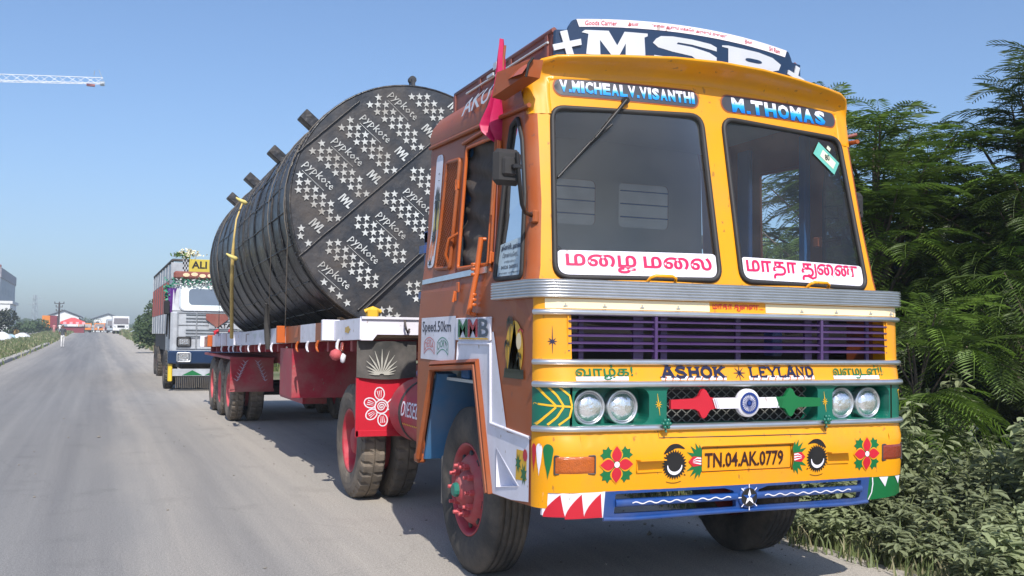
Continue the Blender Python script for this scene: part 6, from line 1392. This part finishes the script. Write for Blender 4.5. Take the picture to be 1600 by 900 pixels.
# poles, pylon, crane
x = at(93, 185); g = gz(185); t = thing('utility_pole', 'wooden utility pole with cross arms in front of the left warehouse', 'utility pole', (x, 185, g)); b = MB(); b.tube([(x, 185, g), (x, 185, g+5.2)], .16, 8); b.build('post', darkmetal, t)
for z, w in ((5.0, .8), (4.4, .55), (3.7, .5)): b = MB(); b.box((x-w, 184.9, g+z), (x+w, 185.1, g+z+.12)); [b.lathe([(.001, g+z+.12), (.09, g+z+.2), (.05, g+z+.4), (.001, g+z+.42)], (x+q*w*.9, 185, 0), 'Z', 6) for q in (-1, 0, 1)]; b.build('cross_arm', darkmetal, t)
def lattice(mb, p0, p1, w0, w1, n, r, tri=False, up_=None):
    p0, p1 = Vector(p0), Vector(p1); ax = (p1-p0).normalized(); sx = ax.orthogonal().normalized() if up_ is None else ax.cross(Vector(up_)).normalized(); sy = sx.cross(ax)
    cs = [(-.5, -.5), (.5, -.5), (.5, .5), (-.5, .5)] if not tri else [(-.5, -.4), (.5, -.4), (0, .6)]
    P = lambda i, k: p0.lerp(p1, i/n)+(sx*cs[k][0]+sy*cs[k][1])*(w0+(w1-w0)*i/n); m = len(cs)
    for k in range(m):
        mb.tube([P(0, k), P(n, k)], r*1.5, 4, smooth=False)
        for i in range(n): mb.tube([P(i, k), P(i+1, (k+1) % m)] if i % 2 else [P(i, (k+1) % m), P(i+1, k)], r, 3, smooth=False)
x = at(55, 280); g = gz(280); t = thing('pylon', 'slender steel lattice pylon left of the orange box lorry', 'pylon', (x, 280, g)); b = MB(); lattice(b, (x, 280, g), (x, 280, g+9.5), 1.4, .5, 10, .04); b.build('mast', cgrey, t); b = MB(); [b.box((x-1.6, 279.9, g+z), (x+1.6, 280.1, g+z+.12)) for z in (7, 8.6)]; b.build('cross_arm', cgrey, t)
crw = mat('crane white', (.75, .76, .78), .5); t = thing('tower_crane', 'white lattice tower crane with its long jib against the blue sky', 'crane', (-52, 205, gz(205)))
tip = Vector((at(150, 214), 214, 1.469+(519-126)*(218.5*.93)/1545)); rootp = Vector((-52, 205, 47.0))
b = MB(); lattice(b, rootp, tip, 1.7, 1.2, 30, .05, True, (0, 0, 1)); b.build('jib', crw, t); b = MB(); lattice(b, (-52, 205, gz(205)), (-52, 205, 46.5), 2, 2, 24, .12); b.build('mast', crw, t)
b = MB(); b.box((-53.3, 203.7, 45.7), (-50.7, 206.3, 48.3), .1); b.build('operator_cab', crw, t); b = MB(); lattice(b, (-52, 205, 47), (-68, 204, 47.2), 1.8, 1.6, 6, .09, True, (0, 0, 1)); b.box((-69, 203, 44.5), (-65, 205, 46.9)); b.build('counter_jib', crw, t)
b = MB(); b.box(tuple(tip+Vector((-.6, -.4, -.9))), tuple(tip+Vector((.3, .4, -.1))), .05); b.tube([tip, tip+Vector((-.9, 0, 2.3))], .07, 4); b.tube([tip+Vector((-1.8, 0, 1)), tip+Vector((-1.7, 0, 2))], .07, 4); b.build('jib_tip', cgrey, t)
b = MB(); q = rootp.lerp(tip, .955); b.box(tuple(q+Vector((-.9, -.4, -1.1))), tuple(q+Vector((.7, .4, -.7))), .05); b.build('trolley', mat('trolley red', (.35, .08, .07), .6), t)
# bushes and far trees
bush_m = leafmat('bush leaf', (.055, .085, .03), .1, .2); dbush_m = leafmat('dark bush leaf', (.045, .055, .035), .1, .15)
def bush(px, Y, w, h, label, m_, seed, n=900, ls=.16, name='bush', x=None):
    rr = random.Random(seed); x = at(px, Y) if x is None else x; g = gz(Y); t = thing(name, label, 'bush', (x, Y, g)); b = MB(); cl = [(rr.uniform(-.6, .6)*w/2, rr.uniform(-.5, .5)*w/2, h*rr.uniform(.2, .78)) for _ in range(12)]
    for i in range(n):
        c = cl[rr.randrange(12)]; d_ = Vector((rr.gauss(0, 1), rr.gauss(0, 1), rr.gauss(0, 1))).normalized(); r_ = rr.uniform(.5, 1)**.5; p = Vector((x+c[0]+d_.x*w*.26*r_, Y+c[1]+d_.y*w*.26*r_, g+max(.05, c[2]+d_.z*h*.25*r_)))
        a = Vector((rr.uniform(-1, 1), rr.uniform(-1, 1), rr.uniform(-.4, .8))).normalized()*ls*rr.uniform(.6, 1.4); e_ = a.orthogonal().normalized()*ls*.4; b.add([p-a*.5, p+e_, p+a*.6, p-e_], [(0, 1, 2, 3)])
    b.build('foliage', m_, t); b = MB(); [b.tube([(x+.1*k, Y, g), (x+c[0]*.7, Y+c[1]*.7, g+c[2])], [.07, .02], 5) for k, c in enumerate(cl[:4])]; b.build('stem', bark, t)
bush(241, 78, 2.6, 3.7, 'green bush close behind the parked lorry on the right roadside', bush_m, 51, 1300, .22); bush(231, 98, 2.6, 3.0, 'middle green bush of the row on the far right verge', bush_m, 52, 1100, .24); bush(222, 122, 1.8, 1.9, 'smallest green bush of the row, beside the dark bin', bush_m, 53, 900, .24); bush(243, 60, 2.2, 2.4, 'low bush at the tail of the parked lorry', bush_m, 54, 800, .2)
bush(6, 115, 3.6, 3.5, 'dark bush in front of the low white building', dbush_m, 55, 1300, .25)
for i, (px, Y, w, h) in enumerate(((30, 150, 5, 2.0), (48, 170, 5, 2.2), (62, 165, 3.5, 2.0), (140, 300, 7, 4.0), (125, 320, 6, 4.5))): bush(px, Y, w, h, ['scrubby bush behind the white tarpaulin heaps', 'scrubby bush under the steel pylon', 'scrubby bush left of the orange box lorry', 'hazy tree clump left of the far road warehouse', 'hazy tree clump right of the left warehouse'][i], bush_m, 60+i, 700, .3)
for i, (x, y, w, h, lab) in enumerate(((7.5, 5.2, 3.4, 2.6, 'dense dark bush filling the gap under the tall feathery tree behind the cab'), (9.0, 3.4, 3.6, 2.8, 'dense dark bush under the largest feathery tree'), (8.2, 9.5, 4.5, 3.2, 'broad dark bush deep behind the cab beyond the feathery trees'), (6.0, 8.5, 3.0, 2.0, 'low dark bush beyond the far rear side of the cab'))): bush(0, y, w, h, lab, dbush_m, 70+i, 3000, .2, x=x)
rr = random.Random(77); b = MB()
for i in range(9000):
    x = rr.uniform(-160, 160); y = rr.uniform(430, 520); hh = 3.5+4*noise.noise(Vector((x*.05, 2, 0)))+2*noise.noise(Vector((x*.3, 7, 0))); z = gz(y)+rr.random()**.7*max(1, hh); s = rr.uniform(.4, 1.0); a = Vector((rr.uniform(-1, 1), rr.uniform(-.3, .3), rr.uniform(-1, 1)))*s; e_ = Vector((a.z, 0, -a.x)); b.add([Vector((x, y, z))-a, Vector((x, y, z))+e_, Vector((x, y, z))+a, Vector((x, y, z))-e_], [(0, 1, 2, 3)])
b.build('far_woods', bush_m, None, kind='stuff')
# tarpaulin heaps
tw = mat('white tarpaulin', (.62, .64, .66), .6, 0, .15, 3); tb = mat('pale blue tarpaulin', (.3, .45, .52), .6, 0, .15, 3); ty = mat('ochre sack', (.5, .33, .12), .8)
for px, Y, w, h, m_, lab in ((7, 108, 1.9, .75, tw, 'white tarpaulin heap next to the pale blue one'), (19, 109, 1.0, .5, tb, 'pale blue tarpaulin heap beside the white one'), (37, 112, 1.9, .6, tw, 'white tarpaulin heap below the ochre sack'), (27, 116, .8, 1.1, ty, 'ochre sack standing behind the white tarpaulin heaps')):
    x = at(px, Y); g = gz(Y); b = MB(); b.grid(lambda a, c: (x+w/2*cos(2*pi*a)*sin(pi/2*c)*(1+.2*noise.noise(Vector((5*a, 3*c, px)))), Y+w/2.5*sin(2*pi*a)*sin(pi/2*c), g-.03+h*cos(pi/2*c)*(1+.35*noise.noise(Vector((4*cos(2*pi*a), 4*sin(2*pi*a), px+c))))), 20, 8); o = b.build('sack' if m_ is ty else 'tarpaulin', m_); tag(o, lab, 'sack' if m_ is ty else 'tarpaulin')

# ================================================================ haze in the air
hm = bpy.data.materials.new('haze'); hm.use_nodes = True; t = hm.node_tree; t.nodes.remove(t.nodes['Principled BSDF']); v = t.nodes.new('ShaderNodeVolumePrincipled'); v.inputs['Color'].default_value = (.72, .84, 1, 1); v.inputs['Density'].default_value = .0008; v.inputs['Anisotropy'].default_value = .0
t.links.new(v.outputs[0], t.nodes['Material Output'].inputs['Volume'])
b = MB(); b.box((-160, -40, -1.1), (160, 560, 64)); b.build('haze', hm, None, kind='stuff')
